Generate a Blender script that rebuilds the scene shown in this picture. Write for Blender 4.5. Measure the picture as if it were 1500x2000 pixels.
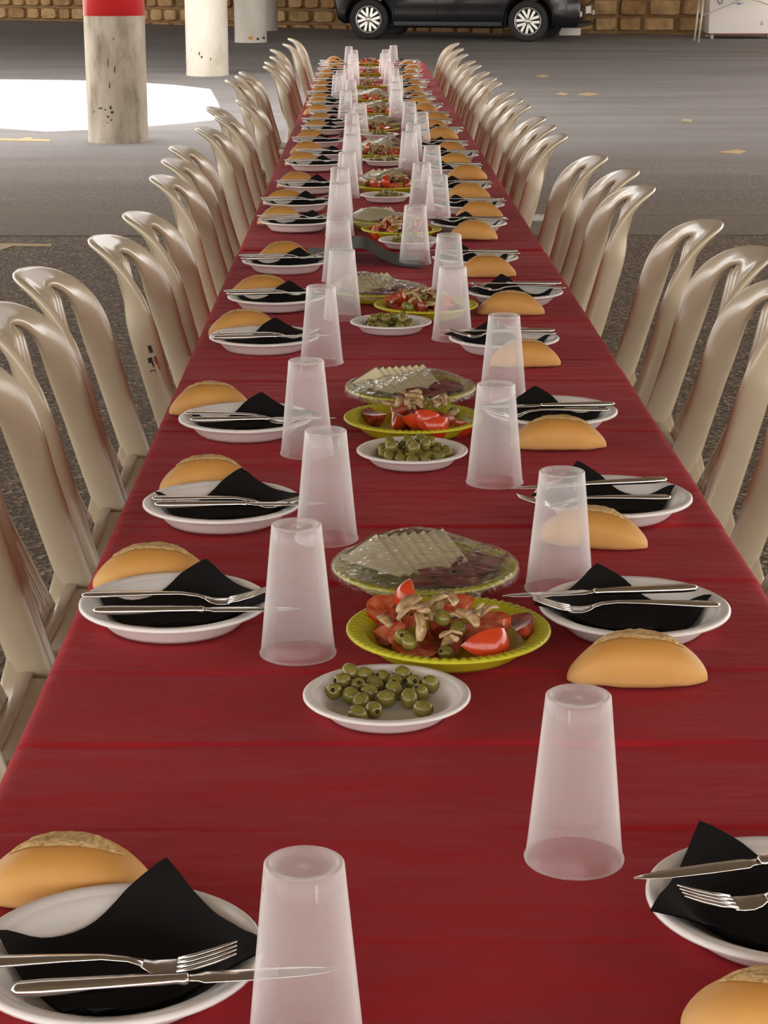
import bpy, bmesh, math, random
from mathutils import Vector, Matrix, noise
for o in list(bpy.data.objects): bpy.data.objects.remove(o)
SC = bpy.context.scene
COL = SC.collection
PI = math.pi
rnd = random.Random(7)

# ------------------------------------------------------------------ camera
FPX, YH, VX, CAMH, CAMX = 3800.0, -60.0, 711.0, 1.44, -0.07
PITCH = math.atan((1000 - YH) / FPX)
YAW = math.atan((750 - VX) * math.cos(PITCH) / FPX)
FW = Vector((math.sin(YAW) * math.cos(PITCH), math.cos(YAW) * math.cos(PITCH), -math.sin(PITCH)))
RT = Vector((math.cos(YAW), -math.sin(YAW), 0))
UP = RT.cross(FW)
CAM = Vector((CAMX, 0, CAMH))
cam = bpy.data.cameras.new('camera'); camo = bpy.data.objects.new('camera', cam); COL.objects.link(camo)
cam.sensor_fit = 'VERTICAL'; cam.sensor_height = 36.0; cam.sensor_width = 27.0
cam.lens = FPX / 2000.0 * 36.0
cam.clip_start = 0.05; cam.clip_end = 300
camo.matrix_world = Matrix(((RT.x, UP.x, -FW.x, CAM.x), (RT.y, UP.y, -FW.y, CAM.y), (RT.z, UP.z, -FW.z, CAM.z), (0, 0, 0, 1)))
SC.camera = camo

# ------------------------------------------------------------------ world, sun, exposure
SUN_DIR = Vector((-0.55, 0.35, -0.9)).normalized()
world = bpy.data.worlds.new('sky'); SC.world = world; world.use_nodes = True
bg = world.node_tree.nodes['Background']
bg.inputs[0].default_value = (1.0, 0.965, 0.94, 1); bg.inputs[1].default_value = 1.0
sun = bpy.data.lights.new('sun', 'SUN'); sun.energy = 9.0; sun.angle = 0.009; sun.color = (1.0, 0.95, 0.88)
suno = bpy.data.objects.new('sun', sun); COL.objects.link(suno)
suno.rotation_euler = SUN_DIR.to_track_quat('-Z', 'Y').to_euler(); suno.location = (3, -5, 12)
SC.view_settings.view_transform = 'Standard'; SC.view_settings.look = 'None'
SC.view_settings.gamma = 1.0; SC.view_settings.use_curve_mapping = False
SC.view_settings.exposure = 2.05
SC.cycles.use_denoising = True
SC.cycles.transparent_max_bounces = 64
SC.cycles.max_bounces = 10
SC.cycles.diffuse_bounces = 5
SC.cycles.caustics_reflective = False; SC.cycles.caustics_refractive = False
SC.cycles.sample_clamp_indirect = 6.0

# ------------------------------------------------------------------ pixel helpers
T = 0.742            # top of the tablecloth
def px(x, y, z):
    d = FW * FPX + RT * (x - 750) - UP * (y - 1000)
    return CAM + d * ((z - CAMH) / d.z)
def gz(Y): return max(0.0, Y - 14.0) * 0.0224
def pg(x, y):
    P = px(x, y, 0); z = 0.0
    for i in range(60):
        z = 0.5 * z + 0.5 * gz(P.y); P = px(x, y, z)
    return P

# ------------------------------------------------------------------ object helpers
def mesh_from(name, verts, faces, mats, smooth=True, mi=None):
    me = bpy.data.meshes.new(name); me.from_pydata([tuple(v) for v in verts], [], faces)
    for m in (mats if isinstance(mats, (list, tuple)) else [mats]): me.materials.append(m)
    if mi:
        for p, k in zip(me.polygons, mi): p.material_index = k
    if smooth:
        for p in me.polygons: p.use_smooth = True
    me.update(); return me
def link(name, data, parent=None, loc=(0, 0, 0), rz=0.0, rot=None):
    o = bpy.data.objects.new(name, data); COL.objects.link(o)
    o.location = loc; o.rotation_euler = rot if rot is not None else (0, 0, rz)
    if parent: o.parent = parent
    return o
def empty(name, loc=(0, 0, 0), rz=0.0):
    o = bpy.data.objects.new(name, None); o.empty_display_size = 0.05; COL.objects.link(o)
    o.location = loc; o.rotation_euler = (0, 0, rz); return o
def tag(o, label, cat, group=None):
    o['label'] = label; o['category'] = cat
    if group: o['group'] = group
    return o
def struct(o, label=None):
    o['kind'] = 'structure'
    if label: o['label'] = label
    return o
class MB:
    def __init__(s): s.v = []; s.f = []; s.m = []
    def add(s, vs, fs, mi=0):
        b = len(s.v); s.v += [tuple(v) for v in vs]; s.f += [tuple(i + b for i in f) for f in fs]; s.m += [mi] * len(fs)
    def box(s, c, d, mi=0, M=None):
        vs = [Vector((c[0] + d[0] * sx / 2, c[1] + d[1] * sy / 2, c[2] + d[2] * sz / 2)) for sz in (-1, 1) for sy in (-1, 1) for sx in (-1, 1)]
        if M: vs = [M @ v for v in vs]
        s.add(vs, [(0, 2, 3, 1), (4, 5, 7, 6), (0, 1, 5, 4), (2, 6, 7, 3), (0, 4, 6, 2), (1, 3, 7, 5)], mi)
    def lathe(s, prof, n=32, mi=0, axis='z', c=(0, 0, 0)):
        vs = []; fs = []
        for (r, z) in prof:
            for k in range(n):
                a = 2 * PI * k / n
                p = (r * math.cos(a), r * math.sin(a), z)
                if axis == 'y': p = (p[0], p[2], p[1])
                if axis == 'x': p = (p[2], p[0], p[1])
                vs.append((p[0] + c[0], p[1] + c[1], p[2] + c[2]))
        for i in range(len(prof) - 1):
            for k in range(n):
                fs.append((i * n + k, i * n + (k + 1) % n, (i + 1) * n + (k + 1) % n, (i + 1) * n + k))
        s.add(vs, fs, mi)
    def tube(s, pts, r, n=8, mi=0, cap=True):
        pts = [Vector(p) for p in pts]; rr = r if isinstance(r, (list, tuple)) else [r] * len(pts)
        vs = []; fs = []; ref = None
        for i, p in enumerate(pts):
            t = (pts[min(i + 1, len(pts) - 1)] - pts[max(i - 1, 0)]).normalized()
            if ref is None: ref = Vector((0, 0, 1)) if abs(t.z) < 0.9 else Vector((1, 0, 0))
            a = t.cross(ref).normalized(); b = a.cross(t).normalized(); ref = b
            for k in range(n):
                w = 2 * PI * k / n; vs.append(p + (a * math.cos(w) + b * math.sin(w)) * rr[i])
        for i in range(len(pts) - 1):
            for k in range(n):
                fs.append((i * n + k, i * n + (k + 1) % n, (i + 1) * n + (k + 1) % n, (i + 1) * n + k))
        if cap: fs.append(tuple(range(n - 1, -1, -1))); fs.append(tuple((len(pts) - 1) * n + k for k in range(n)))
        s.add(vs, fs, mi)
    def mesh(s, name, mats, smooth=True): return mesh_from(name, s.v, s.f, mats, smooth, s.m)
def grid(nx, ny, fn, flip=False):
    vs = [fn(i / (nx - 1), j / (ny - 1)) for j in range(ny) for i in range(nx)]
    fs = []
    for j in range(ny - 1):
        for i in range(nx - 1):
            a = j * nx + i; q = (a, a + 1, a + nx + 1, a + nx); fs.append(q[::-1] if flip else q)
    return vs, fs
def autosmooth(o, ang=0.6):
    me = o.data if hasattr(o, 'data') else o
    try: me.set_sharp_from_angle(angle=ang)
    except Exception: pass
def bevel(me, w, seg=2, ang=0.5):
    bm = bmesh.new(); bm.from_mesh(me)
    es = [e for e in bm.edges if len(e.link_faces) == 2 and e.calc_face_angle(0) > ang]
    bmesh.ops.bevel(bm, geom=es, offset=w, segments=seg, profile=0.6, affect='EDGES', clamp_overlap=True)
    bm.to_mesh(me); bm.free()
    for p in me.polygons: p.use_smooth = True
    autosmooth(me, 0.7); return me

# ------------------------------------------------------------------ materials
def mat(name, col, rough=0.5, metal=0.0, spec=0.5, coat=0.0, sheen=0.0, trans=0.0, sss=0.0, sssr=None):
    m = bpy.data.materials.new(name); m.use_nodes = True
    b = m.node_tree.nodes['Principled BSDF']
    b.inputs['Base Color'].default_value = (*col, 1); b.inputs['Roughness'].default_value = rough
    b.inputs['Metallic'].default_value = metal; b.inputs['Specular IOR Level'].default_value = spec
    b.inputs['Coat Weight'].default_value = coat; b.inputs['Sheen Weight'].default_value = sheen
    b.inputs['Transmission Weight'].default_value = trans
    b.inputs['Subsurface Weight'].default_value = sss
    if sssr: b.inputs['Subsurface Radius'].default_value = sssr; b.inputs['Subsurface Scale'].default_value = 0.01
    return m
def N(m, t, **kw):
    n = m.node_tree.nodes.new(t)
    for k, v in kw.items(): setattr(n, k, v)
    return n
def L(m, a, b): m.node_tree.links.new(a, b)
def coords(m, kind='Object', scale=(1, 1, 1)):
    tc = N(m, 'ShaderNodeTexCoord'); mp = N(m, 'ShaderNodeMapping'); mp.inputs['Scale'].default_value = scale
    L(m, tc.outputs[kind], mp.inputs['Vector']); return mp.outputs['Vector']
def world_coords(m, scale=(1, 1, 1)):
    g = N(m, 'ShaderNodeNewGeometry'); mp = N(m, 'ShaderNodeMapping'); mp.inputs['Scale'].default_value = scale
    L(m, g.outputs['Position'], mp.inputs['Vector']); return mp.outputs['Vector']
def noise_tex(m, vec, scale, detail=4, rough=0.55):
    n = N(m, 'ShaderNodeTexNoise'); n.inputs['Scale'].default_value = scale; n.inputs['Detail'].default_value = detail
    n.inputs['Roughness'].default_value = rough; L(m, vec, n.inputs['Vector']); return n.outputs['Fac']
def ramp(m, fac, stops):
    r = N(m, 'ShaderNodeValToRGB'); e = r.color_ramp.elements
    while len(e) < len(stops): e.new(0.5)
    for el, (p, c) in zip(e, stops): el.position = p; el.color = (*c, 1) if len(c) == 3 else c
    L(m, fac, r.inputs['Fac']); return r.outputs['Color']
def mix(m, fac, a, b, mode='MIX'):
    n = N(m, 'ShaderNodeMix'); n.data_type = 'RGBA'; n.blend_type = mode
    if isinstance(fac, (int, float)): n.inputs[0].default_value = fac
    else: L(m, fac, n.inputs[0])
    for s, v in ((6, a), (7, b)):
        if isinstance(v, tuple): n.inputs[s].default_value = (*v, 1)
        else: L(m, v, n.inputs[s])
    return n.outputs[2]
def bump(m, h, strength=0.3, dist=0.01):
    b = N(m, 'ShaderNodeBump'); b.inputs['Strength'].default_value = strength; b.inputs['Distance'].default_value = dist
    L(m, h, b.inputs['Height']); L(m, b.outputs['Normal'], P(m).inputs['Normal']); return b
def P(m): return m.node_tree.nodes['Principled BSDF']

# tablecloth: non-woven red fabric
M_CLOTH = mat('red_cloth', (0.33, 0.018, 0.028), 0.8, spec=0.15, sheen=0.06)
P(M_CLOTH).inputs['Sheen Tint'].default_value = (1.0, 0.55, 0.6, 1); P(M_CLOTH).inputs['Sheen Roughness'].default_value = 0.45
v = world_coords(M_CLOTH); n1 = noise_tex(M_CLOTH, v, 5, 5); n2 = noise_tex(M_CLOTH, v, 700, 2)
c1 = ramp(M_CLOTH, n1, [(0.3, (0.32, 0.011, 0.017)), (0.75, (0.43, 0.018, 0.028))])
L(M_CLOTH, mix(M_CLOTH, 0.25, c1, ramp(M_CLOTH, n2, [(0.35, (0.26, 0.008, 0.012)), (0.7, (0.47, 0.022, 0.034))])), P(M_CLOTH).inputs['Base Color'])
wr = noise_tex(M_CLOTH, world_coords(M_CLOTH, (4, 12, 1)), 1.0, 3, 0.5)
hs = N(M_CLOTH, 'ShaderNodeMath'); hs.operation = 'MULTIPLY_ADD'; L(M_CLOTH, n2, hs.inputs[0]); hs.inputs[1].default_value = 0.03; L(M_CLOTH, wr, hs.inputs[2])
bump(M_CLOTH, hs.outputs[0], 0.45, 0.022)
M_CHAIR = mat('beige_resin', (0.56, 0.48, 0.355), 0.24, spec=0.5, coat=0.2)
v = coords(M_CHAIR); L(M_CHAIR, ramp(M_CHAIR, noise_tex(M_CHAIR, v, 9, 3), [(0.3, (0.45, 0.37, 0.255)), (0.7, (0.50, 0.42, 0.298))]), P(M_CHAIR).inputs['Base Color'])
M_PLATE = mat('white_plastic', (0.80, 0.765, 0.73), 0.32, spec=0.5)
M_NAP = mat('black_napkin', (0.010, 0.009, 0.009), 0.9, spec=0.12)
v = coords(M_NAP); bump(M_NAP, noise_tex(M_NAP, v, 900, 2), 0.3, 0.0006)
M_STEEL = mat('stainless', (0.62, 0.60, 0.56), 0.2, metal=1.0)
M_BREAD = mat('bread_crust', (0.66, 0.40, 0.15), 0.55, spec=0.3)
v = coords(M_BREAD); nn = noise_tex(M_BREAD, v, 22, 5); sep = N(M_BREAD, 'ShaderNodeSeparateXYZ'); L(M_BREAD, v, sep.inputs[0])
hz = N(M_BREAD, 'ShaderNodeMapRange'); L(M_BREAD, sep.outputs[2], hz.inputs[0]); hz.inputs[1].default_value = 0.0; hz.inputs[2].default_value = 0.05
ad = N(M_BREAD, 'ShaderNodeMath'); ad.operation = 'MULTIPLY_ADD'; L(M_BREAD, nn, ad.inputs[0]); ad.inputs[1].default_value = 0.5; L(M_BREAD, hz.outputs[0], ad.inputs[2])
L(M_BREAD, ramp(M_BREAD, ad.outputs[0], [(0.25, (0.70, 0.42, 0.16)), (0.6, (0.63, 0.34, 0.095)), (1.0, (0.54, 0.26, 0.06))]), P(M_BREAD).inputs['Base Color'])
bump(M_BREAD, noise_tex(M_BREAD, v, 60, 4), 0.12, 0.003)
M_SCORE = mat('bread_score', (0.72, 0.55, 0.33), 0.8, spec=0.1)
v = coords(M_SCORE); nn = noise_tex(M_SCORE, v, 160, 5)
L(M_SCORE, ramp(M_SCORE, nn, [(0.3, (0.46, 0.26, 0.09)), (0.5, (0.63, 0.42, 0.19)), (0.75, (0.70, 0.53, 0.30))]), P(M_SCORE).inputs['Base Color']); bump(M_SCORE, nn, 0.8, 0.004)
M_YEL = mat('yellow_plastic', (0.52, 0.50, 0.02), 0.25, spec=0.5)
M_OLIVE = mat('green_olive', (0.135, 0.115, 0.018), 0.24, spec=0.5)
v = coords(M_OLIVE); L(M_OLIVE, ramp(M_OLIVE, noise_tex(M_OLIVE, v, 90, 3), [(0.3, (0.15, 0.125, 0.02)), (0.7, (0.235, 0.20, 0.04))]), P(M_OLIVE).inputs['Base Color'])
M_PIT = mat('olive_hole', (0.035, 0.025, 0.006), 0.5)
M_TOMS = mat('tomato_skin', (0.50, 0.045, 0.012), 0.16, spec=0.5)
M_TOMF = mat('tomato_flesh', (0.62, 0.13, 0.05), 0.22, spec=0.5)
v = coords(M_TOMF); L(M_TOMF, ramp(M_TOMF, noise_tex(M_TOMF, v, 70, 3), [(0.35, (0.52, 0.06, 0.02)), (0.65, (0.72, 0.24, 0.11))]), P(M_TOMF).inputs['Base Color'])
M_PEPPER = mat('dark_tomato', (0.24, 0.018, 0.01), 0.15, spec=0.5)
v = coords(M_PEPPER); L(M_PEPPER, ramp(M_PEPPER, noise_tex(M_PEPPER, v, 60, 3), [(0.4, (0.16, 0.015, 0.008)), (0.7, (0.5, 0.09, 0.04))]), P(M_PEPPER).inputs['Base Color'])
M_ONION = mat('pickled_strip', (0.50, 0.33, 0.15), 0.35, spec=0.5)
v = coords(M_ONION); L(M_ONION, ramp(M_ONION, noise_tex(M_ONION, v, 120, 3), [(0.3, (0.30, 0.17, 0.06)), (0.7, (0.62, 0.45, 0.24))]), P(M_ONION).inputs['Base Color'])
M_CHEESE = mat('cheese', (0.86, 0.77, 0.50), 0.45, spec=0.4)
M_RIND = mat('cheese_rind', (0.16, 0.11, 0.06), 0.6)
M_HAM = mat('cured_ham', (0.20, 0.03, 0.022), 0.35, spec=0.5)
v = coords(M_HAM); L(M_HAM, ramp(M_HAM, noise_tex(M_HAM, v, 40, 4), [(0.4, (0.17, 0.022, 0.018)), (0.62, (0.30, 0.05, 0.035)), (0.75, (0.62, 0.42, 0.32))]), P(M_HAM).inputs['Base Color'])

def thin_plastic(name, col, opac, rough, edge, gloss_rough, gloss=1.0, fmax=0.22):
    m = bpy.data.materials.new(name); m.use_nodes = True; nt = m.node_tree; nt.nodes.clear()
    out = N(m, 'ShaderNodeOutputMaterial')
    tr = N(m, 'ShaderNodeBsdfTransparent'); df = N(m, 'ShaderNodeBsdfDiffuse'); tl = N(m, 'ShaderNodeBsdfTranslucent'); gl = N(m, 'ShaderNodeBsdfGlossy')
    df.inputs[0].default_value = (*col, 1); tl.inputs[0].default_value = (*col, 1); gl.inputs['Roughness'].default_value = gloss_rough
    s1 = N(m, 'ShaderNodeMixShader'); s1.inputs[0].default_value = 0.5; L(m, df.outputs[0], s1.inputs[1]); L(m, tl.outputs[0], s1.inputs[2])
    # a longer way through the wall at a slant makes it more opaque
    lw = N(m, 'ShaderNodeLayerWeight'); lw.inputs['Blend'].default_value = 0.5
    cosn = N(m, 'ShaderNodeMath'); cosn.operation = 'SUBTRACT'; cosn.inputs[0].default_value = 1.0; L(m, lw.outputs['Facing'], cosn.inputs[1])
    mx = N(m, 'ShaderNodeMath'); mx.operation = 'MAXIMUM'; L(m, cosn.outputs[0], mx.inputs[0]); mx.inputs[1].default_value = edge
    dv = N(m, 'ShaderNodeMath'); dv.operation = 'DIVIDE'; dv.inputs[0].default_value = 1.0; L(m, mx.outputs[0], dv.inputs[1])
    pw = N(m, 'ShaderNodeMath'); pw.operation = 'POWER'; pw.inputs[0].default_value = 1 - opac; L(m, dv.outputs[0], pw.inputs[1])
    om = N(m, 'ShaderNodeMath'); om.operation = 'SUBTRACT'; om.inputs[0].default_value = 1.0; L(m, pw.outputs[0], om.inputs[1])
    s2 = N(m, 'ShaderNodeMixShader'); L(m, om.outputs[0], s2.inputs[0]); L(m, tr.outputs[0], s2.inputs[1]); L(m, s1.outputs[0], s2.inputs[2])
    fr = N(m, 'ShaderNodeFresnel'); fr.inputs['IOR'].default_value = 1.45
    fm = N(m, 'ShaderNodeMath'); fm.operation = 'MULTIPLY'; L(m, fr.outputs[0], fm.inputs[0]); fm.inputs[1].default_value = gloss; fcl = N(m, 'ShaderNodeMath'); fcl.operation = 'MINIMUM'; L(m, fm.outputs[0], fcl.inputs[0]); fcl.inputs[1].default_value = fmax; fm = fcl
    s3 = N(m, 'ShaderNodeMixShader'); L(m, fm.outputs[0], s3.inputs[0]); L(m, s2.outputs[0], s3.inputs[1]); L(m, gl.outputs[0], s3.inputs[2])
    L(m, s3.outputs[0], out.inputs[0]); return m, gl, fr
M_CUP, _, _ = thin_plastic('frosted_cup_plastic', (0.97, 0.95, 0.93), 0.21, 0.3, 0.30, 0.18, 0.6)
M_FILM, _g, _f = thin_plastic('cling_film', (0.95, 0.95, 0.95), 0.010, 0.1, 0.3, 0.05, 1.3, 0.6)
v = coords(M_FILM); bn = N(M_FILM, 'ShaderNodeBump'); bn.inputs['Strength'].default_value = 0.9; bn.inputs['Distance'].default_value = 0.006
L(M_FILM, noise_tex(M_FILM, coords(M_FILM, 'Object', (1, 3, 1)), 45, 4), bn.inputs['Height']); L(M_FILM, bn.outputs[0], _g.inputs['Normal']); L(M_FILM, bn.outputs[0], _f.inputs['Normal'])

M_GROUND = mat('asphalt', (0.10, 0.085, 0.07), 0.85, spec=0.3)
m = M_GROUND; v = world_coords(m)
fine = noise_tex(m, v, 95, 3, 0.65); big = noise_tex(m, world_coords(m, (0.25, 1, 1)), 0.55, 4); streak = noise_tex(m, world_coords(m, (0.3, 1.6, 1)), 1.1, 6)
vor = N(m, 'ShaderNodeTexVoronoi'); vor.inputs['Scale'].default_value = 70; L(m, v, vor.inputs['Vector'])
agg = ramp(m, vor.outputs['Color'], [(0.38, (0.06, 0.044, 0.028)), (0.68, (0.18, 0.132, 0.09)), (0.92, (0.52, 0.42, 0.30))])
base = mix(m, 0.55, ramp(m, fine, [(0.3, (0.065, 0.047, 0.031)), (0.7, (0.20, 0.15, 0.102))]), agg)
worn = ramp(m, streak, [(0.3, (0.185, 0.172, 0.165)), (0.7, (0.26, 0.245, 0.24))])  # smoother grey far asphalt, with the cool lift of skylight put into its colour
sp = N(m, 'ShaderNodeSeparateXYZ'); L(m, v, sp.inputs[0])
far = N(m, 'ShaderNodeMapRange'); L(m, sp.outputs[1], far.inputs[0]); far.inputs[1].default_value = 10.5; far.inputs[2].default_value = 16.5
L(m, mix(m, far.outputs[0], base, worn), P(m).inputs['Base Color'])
bump(m, vor.outputs['Distance'], 0.6, 0.01)
M_CONC = mat('column_concrete', (0.62, 0.57, 0.49), 0.7, spec=0.3)
m = M_CONC; v = world_coords(m, (1, 1, 0.35)); n1 = noise_tex(m, v, 5.5, 6, 0.65)
L(m, ramp(m, n1, [(0.3, (0.20, 0.16, 0.11)), (0.5, (0.41, 0.35, 0.27)), (0.7, (0.53, 0.47, 0.39))]), P(m).inputs['Base Color'])
M_WCOL = mat('column_white', (0.78, 0.75, 0.68), 0.7, spec=0.3)
m = M_WCOL; L(m, ramp(m, noise_tex(m, world_coords(m, (1, 1, 0.5)), 3.5, 6, 0.65), [(0.28, (0.42, 0.36, 0.26)), (0.45, (0.58, 0.53, 0.44)), (0.7, (0.66, 0.62, 0.55))]), P(m).inputs['Base Color'])
M_RED = mat('red_paint', (0.62, 0.012, 0.012), 0.32, spec=0.5)
M_ROOF = mat('roof_concrete', (0.40, 0.36, 0.31), 0.85, spec=0.2)
m = M_ROOF; L(m, ramp(m, noise_tex(m, world_coords(m), 1.2, 5), [(0.3, (0.34, 0.30, 0.25)), (0.7, (0.44, 0.40, 0.34))]), P(m).inputs['Base Color'])
M_MORTAR = mat('mortar', (0.30, 0.195, 0.095), 0.95, spec=0.1)
M_STONE = []
for i, c in enumerate([(0.50, 0.31, 0.14), (0.42, 0.25, 0.11), (0.57, 0.37, 0.18), (0.36, 0.22, 0.11)]):
    m = mat('sandstone', c, 0.9, spec=0.15); v = world_coords(m)
    L(m, ramp(m, noise_tex(m, v, 6, 6, 0.65), [(0.3, tuple(k * 0.6 for k in c)), (0.55, c), (0.8, tuple(min(1, k * 1.2) for k in c))]), P(m).inputs['Base Color'])
    bump(m, noise_tex(m, v, 14, 5), 0.5, 0.03); M_STONE.append(m)
M_CARP = mat('black_car_paint', (0.004, 0.004, 0.005), 0.16, spec=0.4, coat=0.25)
M_TYRE = mat('tyre_rubber', (0.018, 0.017, 0.016), 0.75)
M_RIM = mat('alloy', (0.66, 0.64, 0.58), 0.3, metal=0.7)
M_DARK = mat('dark_plastic', (0.02, 0.02, 0.02), 0.5)
M_GLASS = mat('car_glass', (0.02, 0.024, 0.026), 0.05, spec=0.6)
M_LAMP = mat('headlamp', (0.75, 0.74, 0.7), 0.12, spec=0.6)
M_CHROME = mat('chrome', (0.8, 0.8, 0.8), 0.12, metal=1.0)
M_REDL = mat('tail_lamp', (0.45, 0.01, 0.01), 0.15)
M_WHITE = mat('white_enamel', (0.80, 0.74, 0.66), 0.4)
M_BLUE = mat('blue_print', (0.10, 0.22, 0.42), 0.5)
M_GREYP = mat('grey_print', (0.40, 0.38, 0.36), 0.5)
M_WOODR = mat('brown_tabletop', (0.22, 0.06, 0.035), 0.5)
M_TUBE = mat('grey_steel_tube', (0.50, 0.48, 0.40), 0.45, metal=0.2)
M_PAINT = mat('yellow_road_paint', (0.46, 0.34, 0.18), 0.8)
m = M_PAINT
M_CSTRIP = mat('concrete_strip', (0.22, 0.17, 0.12), 0.9)
m = M_CSTRIP; L(m, ramp(m, noise_tex(m, world_coords(m), 30, 5), [(0.3, (0.12, 0.092, 0.066)), (0.7, (0.20, 0.16, 0.12))]), P(m).inputs['Base Color'])
M_GRATE = mat('galvanised_grate', (0.55, 0.52, 0.48), 0.5, metal=0.2)
M_PIT2 = mat('drain_pit', (0.006, 0.006, 0.006), 0.9)
M_TTOP = mat('white_resin_table', (0.75, 0.73, 0.69), 0.5)
M_SHEET = mat('black_card', (0.012, 0.011, 0.010), 0.55, spec=0.25)
M_RUST = mat('orange_rust', (0.62, 0.30, 0.06), 0.7)
M_TXT = mat('black_ink', (0.02, 0.012, 0.01), 0.6); M_TXTR = mat('red_ink', (0.30, 0.03, 0.02), 0.6)

# ------------------------------------------------------------------ ordinals
ORD = ['first', 'second', 'third', 'fourth', 'fifth', 'sixth', 'seventh', 'eighth', 'ninth', 'tenth', 'eleventh', 'twelfth', 'thirteenth', 'fourteenth', 'fifteenth', 'sixteenth', 'seventeenth', 'eighteenth', 'nineteenth', 'twentieth', 'twenty-first', 'twenty-second', 'twenty-third', 'twenty-fourth', 'twenty-fifth', 'twenty-sixth']

# ================================================================== SETTING
def ground():
    xs = [-26 + 52 * i / 26 for i in range(27)]; ys = [-14, -6, 0, 7, 14] + [14 + 30 * k / 10 for k in range(1, 11)]
    vs = [(x, y, gz(y)) for y in ys for x in xs]; nx = len(xs)
    fs = [(j * nx + i, j * nx + i + 1, (j + 1) * nx + i + 1, (j + 1) * nx + i) for j in range(len(ys) - 1) for i in range(nx - 1)]
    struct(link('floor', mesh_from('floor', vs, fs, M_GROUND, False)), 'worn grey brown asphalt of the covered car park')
ground()

# concrete drainage strip crossing the yard with its grate
def strip(x0, x1, y0, y1, h, m, name):
    mb = MB(); n = 24
    for k in range(n):
        a = x0 + (x1 - x0) * k / n; b = x0 + (x1 - x0) * (k + 1) / n
        mb.box(((a + b) / 2, (y0 + y1) / 2, h / 2), (b - a, y1 - y0, h))
    return mb.mesh(name, m, False)
GY = pg(1050, 428).y
cs = link('drain_kerb', strip(-9, 9, GY - 0.75, GY - 0.14, 0.006, M_CSTRIP, 'drain_kerb')); struct(cs, 'pale concrete strip beside the drain')
cs4 = link('drain_kerb', strip(1.26, 9, GY - 0.14, GY + 0.14, 0.005, M_CSTRIP, 'drain_kerb')); struct(cs4, 'pale concrete strip right of the drain')
cs3 = link('drain_kerb', strip(-9, 0.5, GY - 0.14, GY + 0.14, 0.005, M_CSTRIP, 'drain_kerb')); struct(cs3, 'pale concrete strip left of the drain')
cs2 = link('drain_kerb', strip(-9, 9, GY + 0.14, GY + 0.75, 0.006, M_CSTRIP, 'drain_kerb')); struct(cs2, 'pale concrete strip behind the drain')
gr = empty('drain_grate', (0, GY, 0)); tag(gr, 'slotted metal drain grate set in the ground behind the right chairs', 'grate')
link('pit', strip(0.5, 1.26, -0.14, 0.14, 0.003, M_PIT2, 'pit'), gr)
gm = MB(); gm.box((0, 0, 0.006), (0.017, 0.24, 0.010)); gme = gm.mesh('bar', M_GRATE, False)
for k in range(130):
    x = -2.3 + k * 0.046
    if 0.55 < x < 1.24: link('bar', gme, gr, (x, 0, 0), -0.5)
fr_ = MB(); fr_.box((.88, -0.13, 0.006), (.76, 0.02, 0.012)); fr_.box((.88, 0.13, 0.006), (.76, 0.02, 0.012)); link('grate_frame', fr_.mesh('grate_frame', M_GRATE, False), gr)

# faded yellow parking marks
def mark(pxs, label):
    pts = [pg(*q) for q in pxs]; c = sum(pts, Vector()) / len(pts)
    vs = [p - c + Vector((0, 0, 0.004)) for p in pts] + [p - c - Vector((0, 0, 0.002)) for p in pts]; n = len(pts)
    fs = [tuple(range(n))] + [(k, k + n, (k + 1) % n + n, (k + 1) % n) for k in range(n)]
    o = link('road_marking', mesh_from('road_marking', vs, fs, M_PAINT, False), None, c)
    tag(o, label, 'road marking', 'faded yellow parking marks')
mark([(0, 275), (98, 277), (98, 273), (62, 272), (62, 269), (50, 269), (40, 272), (0, 271)], 'faded yellow parking mark on the ground left of the red-topped column')
mark([(-30, 486), (2, 489), (26, 481), (100, 481), (100, 478), (-30, 476)], 'faded yellow parking mark at the left edge beyond the beige chairs')
mark([(1128, 185), (1150, 187), (1170, 184), (1150, 181)], 'small worn yellow mark on the far asphalt right of the table end')
mark([(1400, 298), (1440, 301), (1458, 296), (1440, 293)], 'small worn yellow mark on the asphalt at the right edge')
mark([(1045, 149), (1062, 151), (1072, 148), (1060, 146)], 'tiny worn yellow mark below the parked car front wheel')
mark([(1085, 184), (1105, 186), (1110, 183), (1095, 181)], 'short worn yellow dash left of another on far asphalt')
mark([(1330, 236), (1350, 238), (1352, 234), (1335, 233)], 'short worn yellow dash in the middle of the right asphalt')

# roof slab with a notch that lets the sun in
ROOFZ = 3.5
patch = [pg(*q) for q in ((150, 157), (280, 161.5), (370, 167.5), (440, 175.5), (456, 200), (470, 235), (390, 243.5), (285, 252), (140, 259))]
pL0, pL1 = pg(-80, 154), pg(-80, 264)
sh = lambda P_: Vector((P_.x - SUN_DIR.x / SUN_DIR.z * (ROOFZ - P_.z), P_.y - SUN_DIR.y / SUN_DIR.z * (ROOFZ - P_.z), 0)) if False else Vector((P_.x + SUN_DIR.x / SUN_DIR.z * (ROOFZ - P_.z), P_.y + SUN_DIR.y / SUN_DIR.z * (ROOFZ - P_.z), 0))
q = [sh(p) for p in patch]; qa, qb = sh(pL0), sh(pL1)
RX0, RX1, RY0, RY1 = -8.0, 9.0, -5.0, 42.0
outl = [(RX0, RY0), (RX1, RY0), (RX1, 12.0), (7.0, 12.0), (7.0, 23.0), (RX1 + 2, 23.0), (RX1 + 2, RY1), (RX0 - 6, RY1), (RX0 - 6, qa.y + (RX0 - qa.x) * -0.2), (qa.x, qa.y)] + [(p.x, p.y) for p in q] + [(qb.x, qb.y), (RX0, qb.y - 0.3)]
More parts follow.
